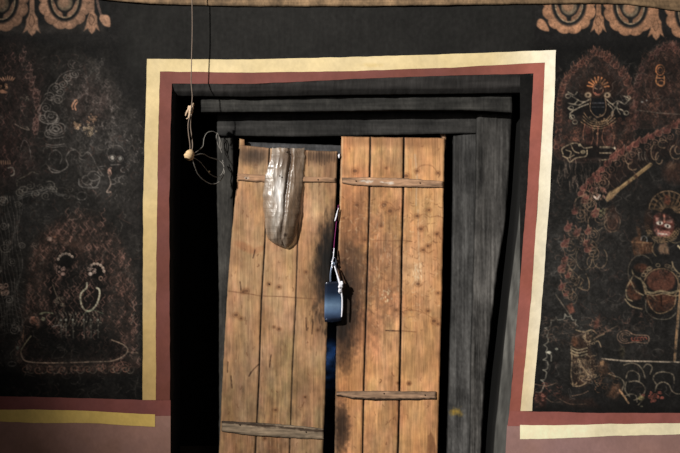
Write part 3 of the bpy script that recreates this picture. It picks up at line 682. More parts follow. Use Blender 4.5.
# ---- mural meshes (the two painted fields) and the plain dark field above the door
def field(name, x0l, x1l, y0l, y1l, nu, nv, cv, **props):
    u = np.linspace(0, 1, nu)[None, :]; v = np.linspace(0, 1, nv)[:, None]
    y = v * (y1l(0) - y0l(0)) + y0l(0) + 0 * u
    for _ in range(2):
        x = x0l(y) + (x1l(y) - x0l(y)) * u
        y = y0l(x) + (y1l(x) - y0l(x)) * v
    cols = cv.sample(x, y) if isinstance(cv, Canvas) else cv(x, y)
    return sheet(name, x, y, uw(x, y), cols, M_PLASTER, wall, **props)

f0 = lambda c: (lambda t: np.zeros_like(np.asarray(t, float)) + c)
field('mural', f0(-12), f0(148), f0(-4), f0(402), 272, 690, L, label='faded left mural of crowned figures under a rosette valance')
field('mural', f0(520), f0(692), f0(-4), f0(416), 292, 714, R_, label='right mural with a haloed deity, flames and a wrathful face')
field('dark_plaster', f0(148), f0(520), f0(-4), f0(70), 372, 75, plain)
field('dark_plaster', f0(-260), f0(-12), f0(-80), f0(520), 40, 60, plain)
field('dark_plaster', f0(692), f0(940), f0(-80), f0(520), 40, 60, plain)
field('dark_plaster', f0(-12), f0(692), f0(-80), f0(-4), 90, 12, plain)

# ---- painted bands, a skin of paint standing a hair proud of the plaster
def band(name, A, B, n, m, base, lift=.0016, amp=.08, wob=.5, seed=1, **props):
    """A,B: polylines (same count) of inner/outer edge; wobble is the unsteady brush edge"""
    def res(P, n):
        P = np.array(P, float); d = np.linspace(0, len(P) - 1, n)
        return np.stack([np.interp(d, np.arange(len(P)), P[:, 0]), np.interp(d, np.arange(len(P)), P[:, 1])], -1)
    a = res(A, n); b = res(B, n); w = np.linspace(0, 1, m)[:, None, None]
    P = a[None] * (1 - w) + b[None] * w
    dirv = (b - a); dirv /= np.linalg.norm(dirv, axis=1)[:, None] + 1e-9
    s = np.cumsum(np.concatenate([[0], np.hypot(*(np.diff((a + b) / 2, axis=0).T))]))
    wa = fbm(s / 14, s * 0, seed, 3) * wob * 2; wb = fbm(s / 14, s * 0 + 5, seed + 9, 3) * wob * 2
    P = P + (dirv * wa[:, None])[None] * (1 - w) + (dirv * wb[:, None])[None] * w
    X, Y = P[..., 0], P[..., 1]
    f = 1 + amp * 2 * fbm(X / 22, Y / 22, 2, 4) + .06 * fbm(X / 1.6, Y / 2.4, 6, 2)
    g = fbm(X / 30, Y / 30, 8, 3)
    if callable(base): base = base(X, Y)
    cols = np.asarray(base, float) * f[..., None] + g[..., None] * np.array([3, 4, 8.]) * 2
    return sheet(name, X, Y, uw(X, Y) - lift, cols, M_BAND, wall, **props)

CREAM_O = [(142.5, 400), (143, 300), (143, 200), (145, 130), (147, 59), (250, 59.5), (350, 57), (450, 54), (556, 50), (553.5, 120), (549.5, 200), (542, 300), (532, 411)]
CREAM_I = [(156, 400), (156, 300), (157, 200), (158.5, 130), (160, 71.5), (250, 72.5), (350, 71), (450, 67.5), (545, 62.5), (542.5, 120), (538, 200), (531, 300), (520.5, 411)]
RED_I = [(170, 400), (169.5, 300), (169.3, 200), (170.5, 130), (172, 83.5), (250, 84), (350, 79), (450, 75.5), (533.5, 73.5), (531, 120), (526.5, 200), (518.5, 300), (509.5, 411)]
yel = (206, 168, 84)
def creamfn(X, Y):
    t = np.clip((X - 490) / 62, 0, 1)[..., None]; v = np.clip((Y - 60) / 330, 0, 1)[..., None]
    c = (np.array([212, 192, 148.]) * (1 - v) + np.array([196, 164, 108.]) * v) * (1 - t) + np.array([252, 243, 220.]) * t  # yellower paint at left, with the light's falloff put into the colour
    m = np.clip(1.3 - np.hypot((X - 372) / 12, (Y - 65) / 2.5) + fbm(X / 4, Y / 3, 5, 3), 0, 1)[..., None] * .3
    return c * (1 - m) + np.array([190, 160, 90.]) * m
def redfn(X, Y):
    t = np.clip((X - 470) / 62, 0, 1)[..., None]
    return np.array([114, 68, 61.]) * (1 - t) + np.array([158, 92, 80.]) * t  # stronger light on the right side put into the red
band('cream_border', CREAM_O[4:9][::1], CREAM_I[4:9], 430, 14, creamfn, seed=2, label='cream border above the doorway')
band('cream_border', CREAM_O[0:5], CREAM_I[0:5], 360, 12, creamfn, seed=3, label='ochre border left of the doorway')
band('cream_border', CREAM_O[8:], CREAM_I[8:], 380, 12, creamfn, seed=4, label='pale cream border right of the doorway')
redc = (126, 80, 72)
band('red_border', CREAM_I[4:9], RED_I[4:9], 400, 14, redfn, seed=5, lift=.0010)
band('red_border', CREAM_I[0:5], RED_I[0:5], 350, 14, redfn, seed=6, lift=.0010)
band('red_border', CREAM_I[8:], RED_I[8:], 350, 14, redfn, seed=7, lift=.0010)
band('red_stripe', [(-12, 396), (60, 397.5), (142, 400), (156, 400), (170.5, 400)], [(-12, 412), (60, 412), (142, 415), (156, 416), (170.5, 416)], 230, 16, (128, 76, 72), seed=8, lift=.0008)
band('red_stripe', [(509.5, 411), (532, 411.5), (600, 413), (692, 413)], [(507.5, 426), (532, 426), (600, 425), (692, 424)], 230, 14, (148, 88, 80), seed=9, lift=.0008)
band('yellow_stripe', [(-12, 409.5), (40, 409.7), (90, 411), (155, 414.5)], [(-12, 421), (40, 423), (90, 423), (155, 427)], 210, 12, (226, 192, 110), seed=10)
band('cream_stripe', [(520, 425), (560, 425.3), (610, 424), (692, 423)], [(520, 439), (560, 438.5), (610, 436), (692, 434)], 210, 12, (250, 238, 200), seed=11)
band('pink_dado', [(-12, 412), (60, 412), (170.5, 415)], [(-12, 500), (60, 500), (170.5, 500)], 220, 60, (160, 122, 110), seed=12, lift=.0003, amp=.08, wob=.1)
band('pink_dado', [(507, 425), (600, 424), (692, 423)], [(503, 500), (600, 500), (692, 500)], 220, 60, (152, 118, 112), seed=13, lift=.0003, amp=.08, wob=.1)

# ---- reveals of the opening (blackened plaster turning into the wall)
def reveal(name, edge, steps, n, col, grad=None, gs=(5, 50), **props):
    """edge: polyline at the wall face; steps: list of (offset polyline, Y) deeper in"""
    rows = [np.array(edge, float)] + [np.array(e, float) for e, _ in steps]
    ys = [0.0] + [y for _, y in steps]
    t = np.linspace(0, len(edge) - 1, n); XX = []; YY = []; ZZ = []
    for k in range(len(rows) - 1):
        sub = 6
        for q in range(sub + (1 if k == len(rows) - 2 else 0)):
            w = q / sub
            P = rows[k] * (1 - w) + rows[k + 1] * w
            XX.append(np.interp(t, np.arange(len(P)), P[:, 0])); YY.append(np.interp(t, np.arange(len(P)), P[:, 1])); ZZ.append(np.full(n, ys[k] * (1 - w) + ys[k + 1] * w))
    X, Y, Z = map(np.array, (XX, YY, ZZ))
    Z = Z + np.where(Z > .001, .010 * fbm(X / 12, Y / 40, 77, 3), 0); Z[0] = uw(X[0], Y[0])
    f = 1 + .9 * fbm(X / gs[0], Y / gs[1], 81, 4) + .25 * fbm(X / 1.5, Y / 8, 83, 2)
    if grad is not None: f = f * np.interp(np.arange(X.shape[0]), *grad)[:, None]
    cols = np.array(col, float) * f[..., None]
    return sheet(name, X, Y, Z, cols, M_FRAME, wall, **props)

left_edge = [(170, 500), (170, 400), (169.5, 300), (169.3, 200), (170.5, 130), (172, 83.5)]
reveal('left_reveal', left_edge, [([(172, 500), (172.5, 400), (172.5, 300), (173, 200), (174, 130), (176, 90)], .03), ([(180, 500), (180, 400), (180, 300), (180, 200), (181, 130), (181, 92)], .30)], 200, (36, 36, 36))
top_edge = [(172.5, 83.5), (250, 84), (350, 79), (450, 75.5), (533.5, 73.5)]
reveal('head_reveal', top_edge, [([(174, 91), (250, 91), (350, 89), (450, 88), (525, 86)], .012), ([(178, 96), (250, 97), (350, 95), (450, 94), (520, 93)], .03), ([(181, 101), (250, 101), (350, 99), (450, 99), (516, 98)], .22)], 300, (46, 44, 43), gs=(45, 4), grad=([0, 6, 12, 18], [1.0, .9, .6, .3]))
right_edge = [(533.5, 73.5), (531, 120), (526.5, 200), (518.5, 300), (509.5, 411), (507.5, 426), (503, 500)]
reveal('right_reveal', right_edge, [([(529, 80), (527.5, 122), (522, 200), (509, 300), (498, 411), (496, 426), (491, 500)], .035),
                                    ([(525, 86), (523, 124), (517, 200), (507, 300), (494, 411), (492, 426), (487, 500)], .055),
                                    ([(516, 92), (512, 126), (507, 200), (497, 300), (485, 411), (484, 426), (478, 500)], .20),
                                    ([(505, 96), (500, 126), (496, 200), (488, 300), (478, 411), (476, 426), (470, 500)], .24)], 260, (80, 79, 76), grad=([0, 6, 8, 12, 24], [1, .95, .2, .08, .05]))  # groove shade put into the colour, darker row by row inward

# dark room behind
bk = [W(120, 40, .62), W(560, 40, .62), W(560, 500, .62), W(120, 500, .62), W(120, 40, .26), W(560, 40, .26), W(560, 500, .26), W(120, 500, .26)]
mk('wall_far', bk, [(0, 1, 2, 3), (0, 4, 5, 1), (0, 3, 7, 4), (1, 5, 6, 2), (3, 2, 6, 7)], M_DARK, None, kind='structure', label='unlit black interior behind the doors', category='wall', shade=False)

# ================================================================== DOOR FRAME
frame = empty('trim_1', W(340, 480, .15), kind='structure', label='black painted timber door frame inside the plastered opening', category='door frame')
def fcol(base, sx=3.0, sy=60., seed=1, amp=.7, vert=True):
    def f(x, y):
        a, b = (x / sx, y / sy) if vert else (x / sy, y / sx)
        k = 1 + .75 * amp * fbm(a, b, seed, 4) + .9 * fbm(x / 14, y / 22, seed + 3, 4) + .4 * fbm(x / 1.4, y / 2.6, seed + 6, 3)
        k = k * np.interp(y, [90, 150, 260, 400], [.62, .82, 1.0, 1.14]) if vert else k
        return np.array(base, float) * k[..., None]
    return f
def board(name, Lp, Rp, Tp, Bp, Y, thick, col, parent, mat, res=1.0, warp=.002, round_=.003, jag=.3, seed=0, vert=True, **props):
    """board between left/right polylines (x as a function of y) and top/bottom polylines"""
    ys = [p[1] for p in Tp + Bp]; xs = [p[0] for p in Lp + Rp]
    nu = max(8, int((max(xs) - min(xs)) * res)); nv = max(8, int((max(ys) - min(ys)) * res))
    u = np.linspace(0, 1, nu)[None, :]; v = np.linspace(0, 1, nv)[:, None]
    y = min(ys) + (max(ys) - min(ys)) * v + 0 * u
    for _ in range(3):
        xl = interp(Lp, y) + jag * fbm(y / 6, y * 0 + seed, seed + 1, 3) * 2; xr = interp(Rp, y) + jag * fbm(y / 6, y * 0 + seed + 4, seed + 2, 3) * 2
        x = xl + (xr - xl) * u
        yt = interpx(Tp, x) + jag * fbm(x / 6, x * 0 + seed, seed + 3, 3) * 2; yb = interpx(Bp, x) + jag * fbm(x / 6, x * 0 + seed, seed + 5, 3) * 2
        y = yt + (yb - yt) * v
    cols = col(x, y) if callable(col) else col.sample(x, y)
    ex = np.minimum((x - xl), (xr - x)) / 2.0; ey = np.minimum(y - yt, yb - y) / 2.0
    e = np.clip(1 - np.minimum(ex, ey), 0, 1) ** 2
    a, b = (x / 2.2, y / 40) if vert else (x / 40, y / 2.2)
    Yd = Y + round_ * e + warp * fbm(a, b, seed + 11, 3) + warp * 1.2 * fbm(x / 30, y / 60, seed + 13, 2)
    cols = cols * (1 - .35 * e)[..., None]
    return sheet(name, x, y, Yd, cols, mat, parent, thick=thick, **props)

GY = (70, 70, 72)
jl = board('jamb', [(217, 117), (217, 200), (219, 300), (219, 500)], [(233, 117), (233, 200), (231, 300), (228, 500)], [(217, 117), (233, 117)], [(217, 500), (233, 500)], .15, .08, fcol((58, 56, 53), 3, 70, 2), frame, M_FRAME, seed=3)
RAw = fcol((66, 65, 64), 3, 70, 5, 1.1)
def jambcol(x, y):
    c = RAw(x, y)
    m = np.clip(1 - np.hypot((x - 456.5) / 9, (y - 412) / 5) + 1.2 * fbm(x / 2.5, y / 2, 8, 3), 0, 1)[..., None] * .8
    return c * (1 - m) + np.array([172, 138, 52.]) * m
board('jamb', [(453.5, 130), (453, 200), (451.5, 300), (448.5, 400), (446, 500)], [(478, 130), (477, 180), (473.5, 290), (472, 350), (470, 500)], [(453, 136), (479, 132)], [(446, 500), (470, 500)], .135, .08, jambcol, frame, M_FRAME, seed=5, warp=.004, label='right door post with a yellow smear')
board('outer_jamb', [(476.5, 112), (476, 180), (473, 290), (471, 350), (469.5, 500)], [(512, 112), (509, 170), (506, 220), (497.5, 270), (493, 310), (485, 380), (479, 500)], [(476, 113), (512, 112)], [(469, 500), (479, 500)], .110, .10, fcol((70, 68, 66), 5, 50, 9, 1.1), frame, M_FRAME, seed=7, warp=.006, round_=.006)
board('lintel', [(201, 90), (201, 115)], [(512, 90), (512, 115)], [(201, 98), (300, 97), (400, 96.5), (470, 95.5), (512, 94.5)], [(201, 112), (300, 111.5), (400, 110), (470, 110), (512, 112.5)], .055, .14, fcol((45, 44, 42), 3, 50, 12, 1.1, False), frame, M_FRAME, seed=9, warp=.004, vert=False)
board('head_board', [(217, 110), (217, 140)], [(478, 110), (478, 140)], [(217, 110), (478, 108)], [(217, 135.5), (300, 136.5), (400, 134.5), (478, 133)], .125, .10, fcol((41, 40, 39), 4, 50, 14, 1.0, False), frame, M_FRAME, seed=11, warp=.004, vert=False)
# inner head rail seen above the lower left leaf
board('inner_rail', [(246, 138), (246, 156)], [(346, 138), (346, 156)], [(246, 142), (300, 144), (346, 145.5)], [(246, 158), (346, 158)], .165, .03, fcol((64, 64, 66), 3, 50, 16, .8, False), frame, M_FRAME, seed=13, vert=False)
board('jamb_stub', [(438.5, 132), (443, 140), (443.5, 150)], [(446, 132), (446, 150)], [(438, 133.5), (446, 133)], [(443, 139), (446, 150)], .150, .03, lambda x, y: np.zeros(x.shape + (1,)) + np.array([150, 118, 92.]), frame, M_WOOD, seed=14, label='pale broken wood chip at the top corner')

# ================================================================== DOOR LEAVES
K = Canvas(212, 128, 456, 504, 2.0, (200, 150, 100))
def woodbase():
    X, Y = K.X, K.Y
    left = X < 338
    base = np.where(left[..., None], np.array([180, 138, 104.]), np.array([192, 144, 104.]))
    wx = X + 3.0 * fbm(X / 18, Y / 45, 91, 3) * 2
    g1 = fbm(wx / 1.5, Y / 70, 92, 3); g2 = fbm(wx / 5, Y / 120, 93, 3); g3 = fbm(X / 22, Y / 34, 94, 4); g4 = fbm(X / 3, Y / 5, 95, 3); g5 = fbm(X / 9, Y / 3.2, 96, 3)
    g6 = fbm(X / 7, Y / 11, 98, 4)
    f = 1 + .24 * g1 + .26 * g2 + .55 * g3 + .20 * g4 + .07 * g5 + .42 * g6
    K.a = base * f[..., None] + g3[..., None] * np.array([0, 8, 16.])
    hr = fbm(X / 14, Y / 30, 111, 4)[..., None]; hg = fbm(X / 10, Y / 24, 113, 4)[..., None]
    K.a = K.a * (1 + hr * np.array([.10, -.14, -.22]) + hg * np.array([-.03, .06, -.16]))
    # growth-ring arches of flat-sawn boards
    ring = np.sin((wx * .55 + 1.7 * np.sin(Y / 33.) + 16 * fbm(X / 26, Y / 80, 97, 2)) * 1.3)
    K.a *= (1 + .035 * ring)[..., None]
woodbase()
LL = [(240.5, 140), (237, 180), (232, 230), (228, 280), (224.5, 340), (221.5, 400), (219, 453), (217, 500)]
LR = [(337.5, 150), (336, 200), (334, 232), (331, 262), (328, 300), (326.5, 345), (325, 400), (323, 453), (321, 500)]
LS1 = [(270, 140), (267, 200), (264.5, 250), (261.5, 300), (259, 380), (256.5, 430), (253, 500)]
LS2 = [(301, 140), (299.5, 200), (297.5, 250), (296, 300), (292.5, 370), (290.5, 430), (288, 500)]
RL = [(341.5, 130), (339.5, 200), (337.5, 250), (336.5, 330), (335.5, 380), (334.5, 453), (334, 500)]
RS1 = [(370.5, 130), (369.5, 200), (368, 250), (366.5, 300), (364, 380), (362.5, 453), (361, 500)]
RS2 = [(404, 130), (403.2, 200), (401.8, 250), (401.2, 300), (399.8, 380), (398, 453), (396, 500)]
RR = [(445, 130), (443.6, 200), (441.8, 300), (439.5, 380), (437.5, 453), (436, 500)]
DK = (62, 40, 28)
# per-plank tone differences
for P0, P1, c, a in [(LL, LS1, (176, 132, 94), .22), (LS2, LR, (198, 148, 104), .2), (RL, RS1, (180, 122, 78), .3), (RS1, RS2, (196, 140, 92), .15), (RS2, RR, (214, 160, 112), .35)]:
    K.poly([tuple(p) for p in P0] + [tuple(p) for p in P1[::-1]], c, a, 1)
# smoke, grime and tone patches
K.blob(253, 156, 14, 9, (92, 70, 58), .75, soft=.9, rough=.2); K.blob(243, 150, 6, 6, (120, 88, 66), .4, soft=.9)
K.blob(322, 158, 16, 7, (96, 68, 52), .6, soft=.9, rough=.2); K.blob(330, 165, 9, 14, (120, 86, 66), .4, soft=.9)
for x in np.arange(306, 337, 2.6): K.line([(x, 152), (x + random.uniform(-1, 1), 152 + random.uniform(5, 14))], .7, DK, .5)
K.blob(328, 262, 10, 26, (66, 44, 32), .75, soft=1.0, rough=.4); K.blob(318, 285, 8, 26, (92, 62, 44), .5, soft=1.0, rough=.4); K.blob(325, 236, 9, 18, (110, 76, 52), .45, soft=1, rough=.3)
K.blob(334, 232, 3, 28, (60, 42, 32), .6, soft=.9, rough=.3)
K.blob(345, 320, 13, 44, (60, 42, 34), .85, soft=.9, rough=.35); K.blob(352, 285, 15, 34, (96, 68, 56), .62, soft=.95, rough=.35)
K.blob(345, 250, 10, 30, (110, 76, 54), .5, soft=.9, rough=.3); K.blob(350, 215, 15, 26, (140, 92, 62), .45, soft=.9, rough=.3)
K.blob(360, 330, 24, 16, (110, 74, 52), .45, soft=.9, rough=.3)
K.blob(342, 425, 7, 26, (70, 50, 40), .75, soft=.8, rough=.5); K.blob(350, 375, 16, 26, (204, 142, 88), .3, soft=.9)
K.blob(386, 270, 18, 40, (136, 100, 78), .42, soft=.9, rough=.5); K.blob(416, 270, 16, 22, (232, 190, 152), .42, soft=.9, rough=.4)
K.blob(402, 141, 60, 6, (128, 88, 62), .45, soft=.9); K.blob(442, 160, 4, 30, (210, 160, 118), .3, soft=.9)  # right leaf darker along its top edge
K.blob(415, 365, 11, 14, (150, 112, 76), .4, soft=.7, rough=.3)
K.poly([(428, 436), (431, 432), (434, 438), (436, 446), (436, 504), (426, 504), (427, 450)], (120, 78, 52), .75, .8)
K.blob(228, 200, 8, 30, (160, 112, 78), .25, soft=.9); K.blob(280, 255, 50, 30, (180, 126, 88), .2, soft=.9, rough=.4)
K.blob(245, 247, 11, 4, (160, 98, 66), .5, ang=.45, soft=.6); K.blob(258, 250, 8, 3, (160, 98, 66), .4, ang=-.4, soft=.6)
K.blob(272, 310, 46, 60, (206, 160, 116), .22, soft=.9)
for k in range(34):      # scrapes of whitewash on the mid boards
    x = random.uniform(344, 398); y = random.uniform(215, 300)
    K.line([(x, y), (x + random.uniform(-1.2, 1.2), y + random.uniform(2, 6))], .6, (214, 196, 176), .45)
for k in range(22): K.line([(random.uniform(412, 422), random.uniform(262, 286)), (random.uniform(412, 422), random.uniform(262, 286))], .7, (244, 226, 200), .4)
for k in range(16):
    x = random.uniform(380, 392); y = random.uniform(288, 302); K.blob(x, y, .8, 1.1, (235, 215, 185), .6)
K.line([(415, 155), (417, 175), (416, 205)], 1.6, (184, 170, 160), .4); K.line([(410, 160), (410.5, 190)], 3, (200, 124, 70), .3)
K.line([(418, 210), (419, 260)], 1.6, (226, 205, 184), .35)
for k in range(300):     # small pits and dark flecks
    x = random.uniform(222, 442); y = random.uniform(142, 470)
    hot = (x < 400 and 200 < y < 300 and x > 340)
    if random.random() < (1. if hot else .45):
        K.curve([(x, y), (x + random.uniform(-1.5, 1.5), y + random.uniform(.5, 2)), (x + random.uniform(-2, 2), y + random.uniform(1, 4))], random.uniform(.4, .9), (116, 74, 48), random.uniform(.3, .75), n=2)
for k in range(70):      # flecks beside the lock
    x = random.gauss(322, 6); y = random.uniform(235, 330); K.line([(x, y), (x + random.uniform(-.6, .6), y + random.uniform(2, 6))], .7, (70, 44, 30), random.uniform(.3, .7))
# knots
def knot(x, y, r, a=1.0, c=(92, 58, 38)):
    K.blob(x, y, r * 2.2, r * 1.8, (150, 98, 62), .4 * a, soft=.9)
    K.blob(x, y, r, r * .8, c, .85 * a, soft=.6)
    K.ring(x, y, r * 1.7, r * 1.4, .5, (120, 78, 50), .5 * a)
for x, y, r in [(236, 315, 2.2), (241, 318.5, 1.8), (246, 291, 2.4), (243, 292, 1.8), (269, 284, 1.6), (279, 287, 1.8), (279, 329, 1.6), (274, 327, 1.2), (275.5, 410, 1.8), (265, 438.5, 2.0), (305, 397, 1.2), (225, 296, 1.2), (306, 272, 1.5), (318, 330, 1.3),
                (381, 226, 1.4), (406, 176, 2.6), (438, 173, 1.6), (417, 171, 2.0), (417, 216, 2.0), (429, 210, 1.8), (421, 229, 2.2), (437, 234, 2.0), (423, 250, 2.0), (428, 246, 1.8), (418, 284, 2.2), (428, 311, 1.8), (434, 321, 2.4), (438, 324, 1.6), (438, 293, 1.6), (398, 383, 1.4), (409, 383, 1.6),
                (355, 171, 2.6), (357, 205, 2.2), (384, 205, 3.0), (390, 211, 2.6), (365, 240, 2.0), (386, 168, 1.2), (356, 306, 1.6), (344, 218, 1.6), (409, 384, 1.4), (396, 310, 1.6)]:
    knot(x, y, r * .85, .85)
for pp in ([(418, 217), (424, 214), (430, 217), (438, 216), (443, 218)], [(421, 229), (426, 226), (428, 232)], [(424, 249), (428, 253), (434, 250)], [(416, 175), (418, 168), (424, 165), (432, 166), (437, 172)], [(380, 206), (384, 202), (391, 204), (396, 210)], [(401, 312), (412, 310), (424, 313), (432, 318)]):
    K.curve(pp, .9, (132, 86, 56), .5)
# horizontal saw mark, checks, splits
K.curve([(228, 291), (250, 294), (262, 296), (280, 296.5), (300, 298), (316, 299)], .8, (110, 70, 46), .6)
K.line([(374, 240), (392, 241), (402, 240.5), (412, 241.5)], .6, (110, 70, 46), .6); K.line([(386, 330.5), (400, 331)], 1.0, (60, 36, 26), .85); K.line([(402, 330.8), (416, 332)], .7, (110, 70, 46), .7)
for pp in ([(249, 376), (253, 370), (257, 366), (259, 364)], [(249, 376), (251, 372)], [(228, 362), (227.5, 372)], [(271, 355), (269.5, 367)], [(306, 318), (306.5, 330), (308, 328)], [(313, 322), (312, 334)], [(255, 250), (253, 258)], [(240, 282), (241, 290)], [(232, 388), (231, 376)]):
    K.curve(pp, 1.0, (70, 44, 30), .8)
K.line([(415.6, 319), (416.4, 345)], .5, (140, 96, 62), .6)
K.line([(412, 196), (411, 184)], .5, (150, 104, 70), .6)
# the third-plank seam on the left leaf is tight: a dark hairline
def seamdark(P, w, al): K.line([tuple(p) for p in P], w, (48, 30, 20), al, rough=.3)
seamdark(LS1, 1.1, .7); seamdark(LS2, .8, .5); seamdark(RS1, 1.3, .7); seamdark(RS2, 1.6, .8)
K.line([(240.5, 140), (237, 180), (232, 230), (228, 280), (224.5, 340), (221.5, 400), (219, 453)], 1.3, (214, 170, 126), .5)
K.line([(342.5, 138), (340.5, 200), (339, 250)], 1.2, (214, 184, 150), .6)
K.blob(248, 300, 1, 1, DK, .1)
K.line([(236, 195), (237, 186), (239, 178)], 1.4, (110, 74, 52), .6)

for k in range(420):
    x = random.uniform(341, 440); y = random.uniform(195, 330); a = random.uniform(-1, 1)
    K.curve([(x, y), (x + 2 * a, y + random.uniform(.4, 1.4)), (x + 4 * a, y + random.uniform(.2, 2.6))], random.uniform(.4, .9), random.choice([(104, 68, 44), (128, 84, 56), (222, 190, 156)]), random.uniform(.2, .6), n=2)
for k in range(160):
    x = random.uniform(222, 335); y = random.uniform(150, 470)
    K.line([(x, y), (x + random.uniform(-.5, .5), y + random.uniform(1, 5))], random.uniform(.4, .8), random.choice([(104, 68, 44), (214, 180, 146)]), random.uniform(.2, .5))
# grime around the lock and scuffing of the middle boards
sc_ = np.clip(1.5 - np.hypot((K.X - 368) / 44, (K.Y - 268) / 78), 0, 1) * np.clip(.5 + 2.6 * fbm(K.X / 4, K.Y / 5.5, 121, 4), 0, 1)
K.a = K.a * (1 - .42 * sc_[..., None]) + np.array([96, 70, 54.]) * .42 * sc_[..., None]
for (gx, gy, gw, gh, ga) in ((324, 268, 13, 44, .8), (327, 250, 8, 26, .7), (319, 322, 7, 20, .4), (326, 272, 11, 46, .85), (331, 240, 6, 40, .7), (343, 322, 12, 46, .95), (350, 285, 17, 50, .6), (340, 428, 7, 30, .7), (322, 156, 20, 7, .5), (254, 155, 15, 9, .6)):
    g_ = np.clip(1.25 - np.hypot((K.X - gx) / gw, (K.Y - gy) / gh) + 1.0 * fbm(K.X / 6, K.Y / 12, 125, 4) + .5 * fbm(K.X / 2, K.Y / 5, 127, 3), 0, 1)[..., None] * ga
    K.a = K.a * (1 - g_) + K.a * .42 * g_
lum = K.a.mean(-1, keepdims=True); K.a = (K.a * .90 + lum * .10) * np.where((K.X > 338)[..., None], np.array([1.0, .968, .90]), np.array([.91, .90, .85]))
LY, RY = .125, .120
def shift(P, d): return [(x + d, y) for x, y in P]
def leaf(name, seams, gaps, top, Y, seed, **props):
    d = empty(name, W((seams[0][-1][0] + seams[-1][-1][0]) / 2, 476, Y), kind='structure', **props)
    for i in range(len(seams) - 1):
        g0 = gaps[i]; g1 = gaps[i + 1]
        Lp = shift(seams[i], g0); Rp = shift(seams[i + 1], -g1)
        t0, t1 = top[i]
        x0 = min(p[0] for p in Lp) - 1; x1 = max(p[0] for p in Rp) + 1
        board('plank', Lp, Rp, [(interp(Lp, 145), t0), (interp(Rp, 145), t1)], [(x0, 474), (x1, 474)], Y + (i % 2) * .002, .028, K, d, M_WOOD, res=2.0, warp=.0022, round_=.0035, jag=.35, seed=seed + i * 3)
    return d
dl = leaf('door_1', [LL, LS1, LS2, LR], [0, .2, .1, 0], [(145, 148), (148, 150), (150, 151.5)], LY, 30, label='sagging left door leaf of three worn brown planks, lower than its pair', category='door')
dr = leaf('door_2', [RL, RS1, RS2, RR], [0, .40, .55, 0], [(136.5, 137), (137, 137.5), (137.5, 138)], RY, 50, label='taller right door leaf of three worn orange-brown planks', category='door')
# pivot post nub of the left leaf
board('pivot_nub', [(239.5, 136), (239, 150)], [(244, 136), (245, 150)], [(239.5, 138.5), (244, 139.5)], [(239, 149), (245, 149)], LY + .003, .024, K, dl, M_WOOD, seed=61, res=2)

# battens
def wcol(base, seed, dark=None, white=None):
    def f(x, y):
        k = 1 + .7 * fbm(x / 22, y / 1.6, seed, 4) + .35 * fbm(x / 5, y / 2, seed + 3, 3)
        c = np.array(base, float) * k[..., None]
        if white is not None:
            for (wx, wy, rx, ry) in white:
                m = np.clip(1.2 - np.hypot((x - wx) / rx, (y - wy) / ry) + 1.2 * fbm(x / 1.5, y / 1.2, seed + 5, 2), 0, 1)[..., None] * .8
                c = c * (1 - m) + np.array([214, 206, 196.]) * m
        if dark is not None:
            line = interpx(dark, x); m = np.clip(1.4 - np.abs(y - line) / 1.4 + 2.0 * fbm(x / 4, y / 2, seed + 7, 3), 0, 1)[..., None] * .8
            c = c * (1 - m) + np.array([52, 40, 32.]) * m
        return c
    return f
def batten(Lx, Rx, top, bot, Y, col, parent, seed, th=.012, **props):
    return board('batten', [(Lx, 100), (Lx, 500)], [(Rx, 100), (Rx, 500)], top, bot, Y, th, col, parent, M_BEAM, res=2.0, warp=.002, round_=.003, jag=.5, seed=seed, vert=False, **props)
b1 = batten(237.5, 335.5, [(237, 173.5), (262, 174.5), (300, 176.5), (335, 177.5)], [(237, 180), (250, 181.5), (268, 182), (300, 182), (335, 182)], LY - .009, wcol((150, 116, 90), 3, white=[(247, 178, 3, 1.2)]), dl, 71)
b2 = batten(221.5, 323.5, [(221, 421), (250, 422.5), (280, 424.5), (305, 426.5), (323, 429)], [(221, 431.5), (245, 434.5), (270, 436.5), (300, 438.5), (323, 439)], LY - .009, wcol((142, 124, 104), 5, dark=[(221, 421.5), (250, 424), (280, 427), (323, 431)]), dl, 73)
b3 = batten(342, 443, [(342, 177.5), (370, 177.5), (400, 178), (443, 181)], [(342, 183), (352, 185), (395, 187), (443, 187.5)], RY - .009, wcol((158, 124, 98), 7, white=[(362, 181, 3, 1.2), (369, 181.5, 4.5, 1.8), (390, 183, 4.5, 1.6), (382, 182, 2, 1)]), dr, 75)
b4 = batten(336.5, 436, [(336, 391.5), (380, 391.2), (436, 391.5)], [(336, 395.5), (352, 398.5), (375, 400), (410, 400), (436, 399)], RY - .009, wcol((146, 118, 96), 9, dark=[(336, 396), (360, 399.5), (436, 399.5)]), dr, 77)
# nails
def nail(px, py, Y, par, r=.0035):
    V = []; F = []; n = 10; c = W(px, py, Y)
    rings = [(1.0, 0), (.92, -.0015), (.5, -.0028)]
    for q, d in rings:
        for k in range(n):
            a = 2 * math.pi * k / n; V.append((c[0] + r * q * math.cos(a), c[1] + d, c[2] + r * q * math.sin(a)))
    for j in range(2):
        for k in range(n): F.append((j * n + k, j * n + (k + 1) % n, (j + 1) * n + (k + 1) % n, (j + 1) * n + k))
    F.append(tuple(2 * n + k for k in range(n)))
    mk('nail', V, F, M_NAIL, par)
for x, y, p, Y in [(246, 178, b1, LY), (318, 179.6, b1, LY), (240, 425, b2, LY), (306, 432, b2, LY), (356, 181, b3, RY), (420, 183, b3, RY), (384, 393.5, b4, RY), (425, 395, b4, RY)]:
    nail(x, y, Y - .010, p)
nail(305, 397, LY, dl, .003); nail(269, 284, LY, dl, .003)

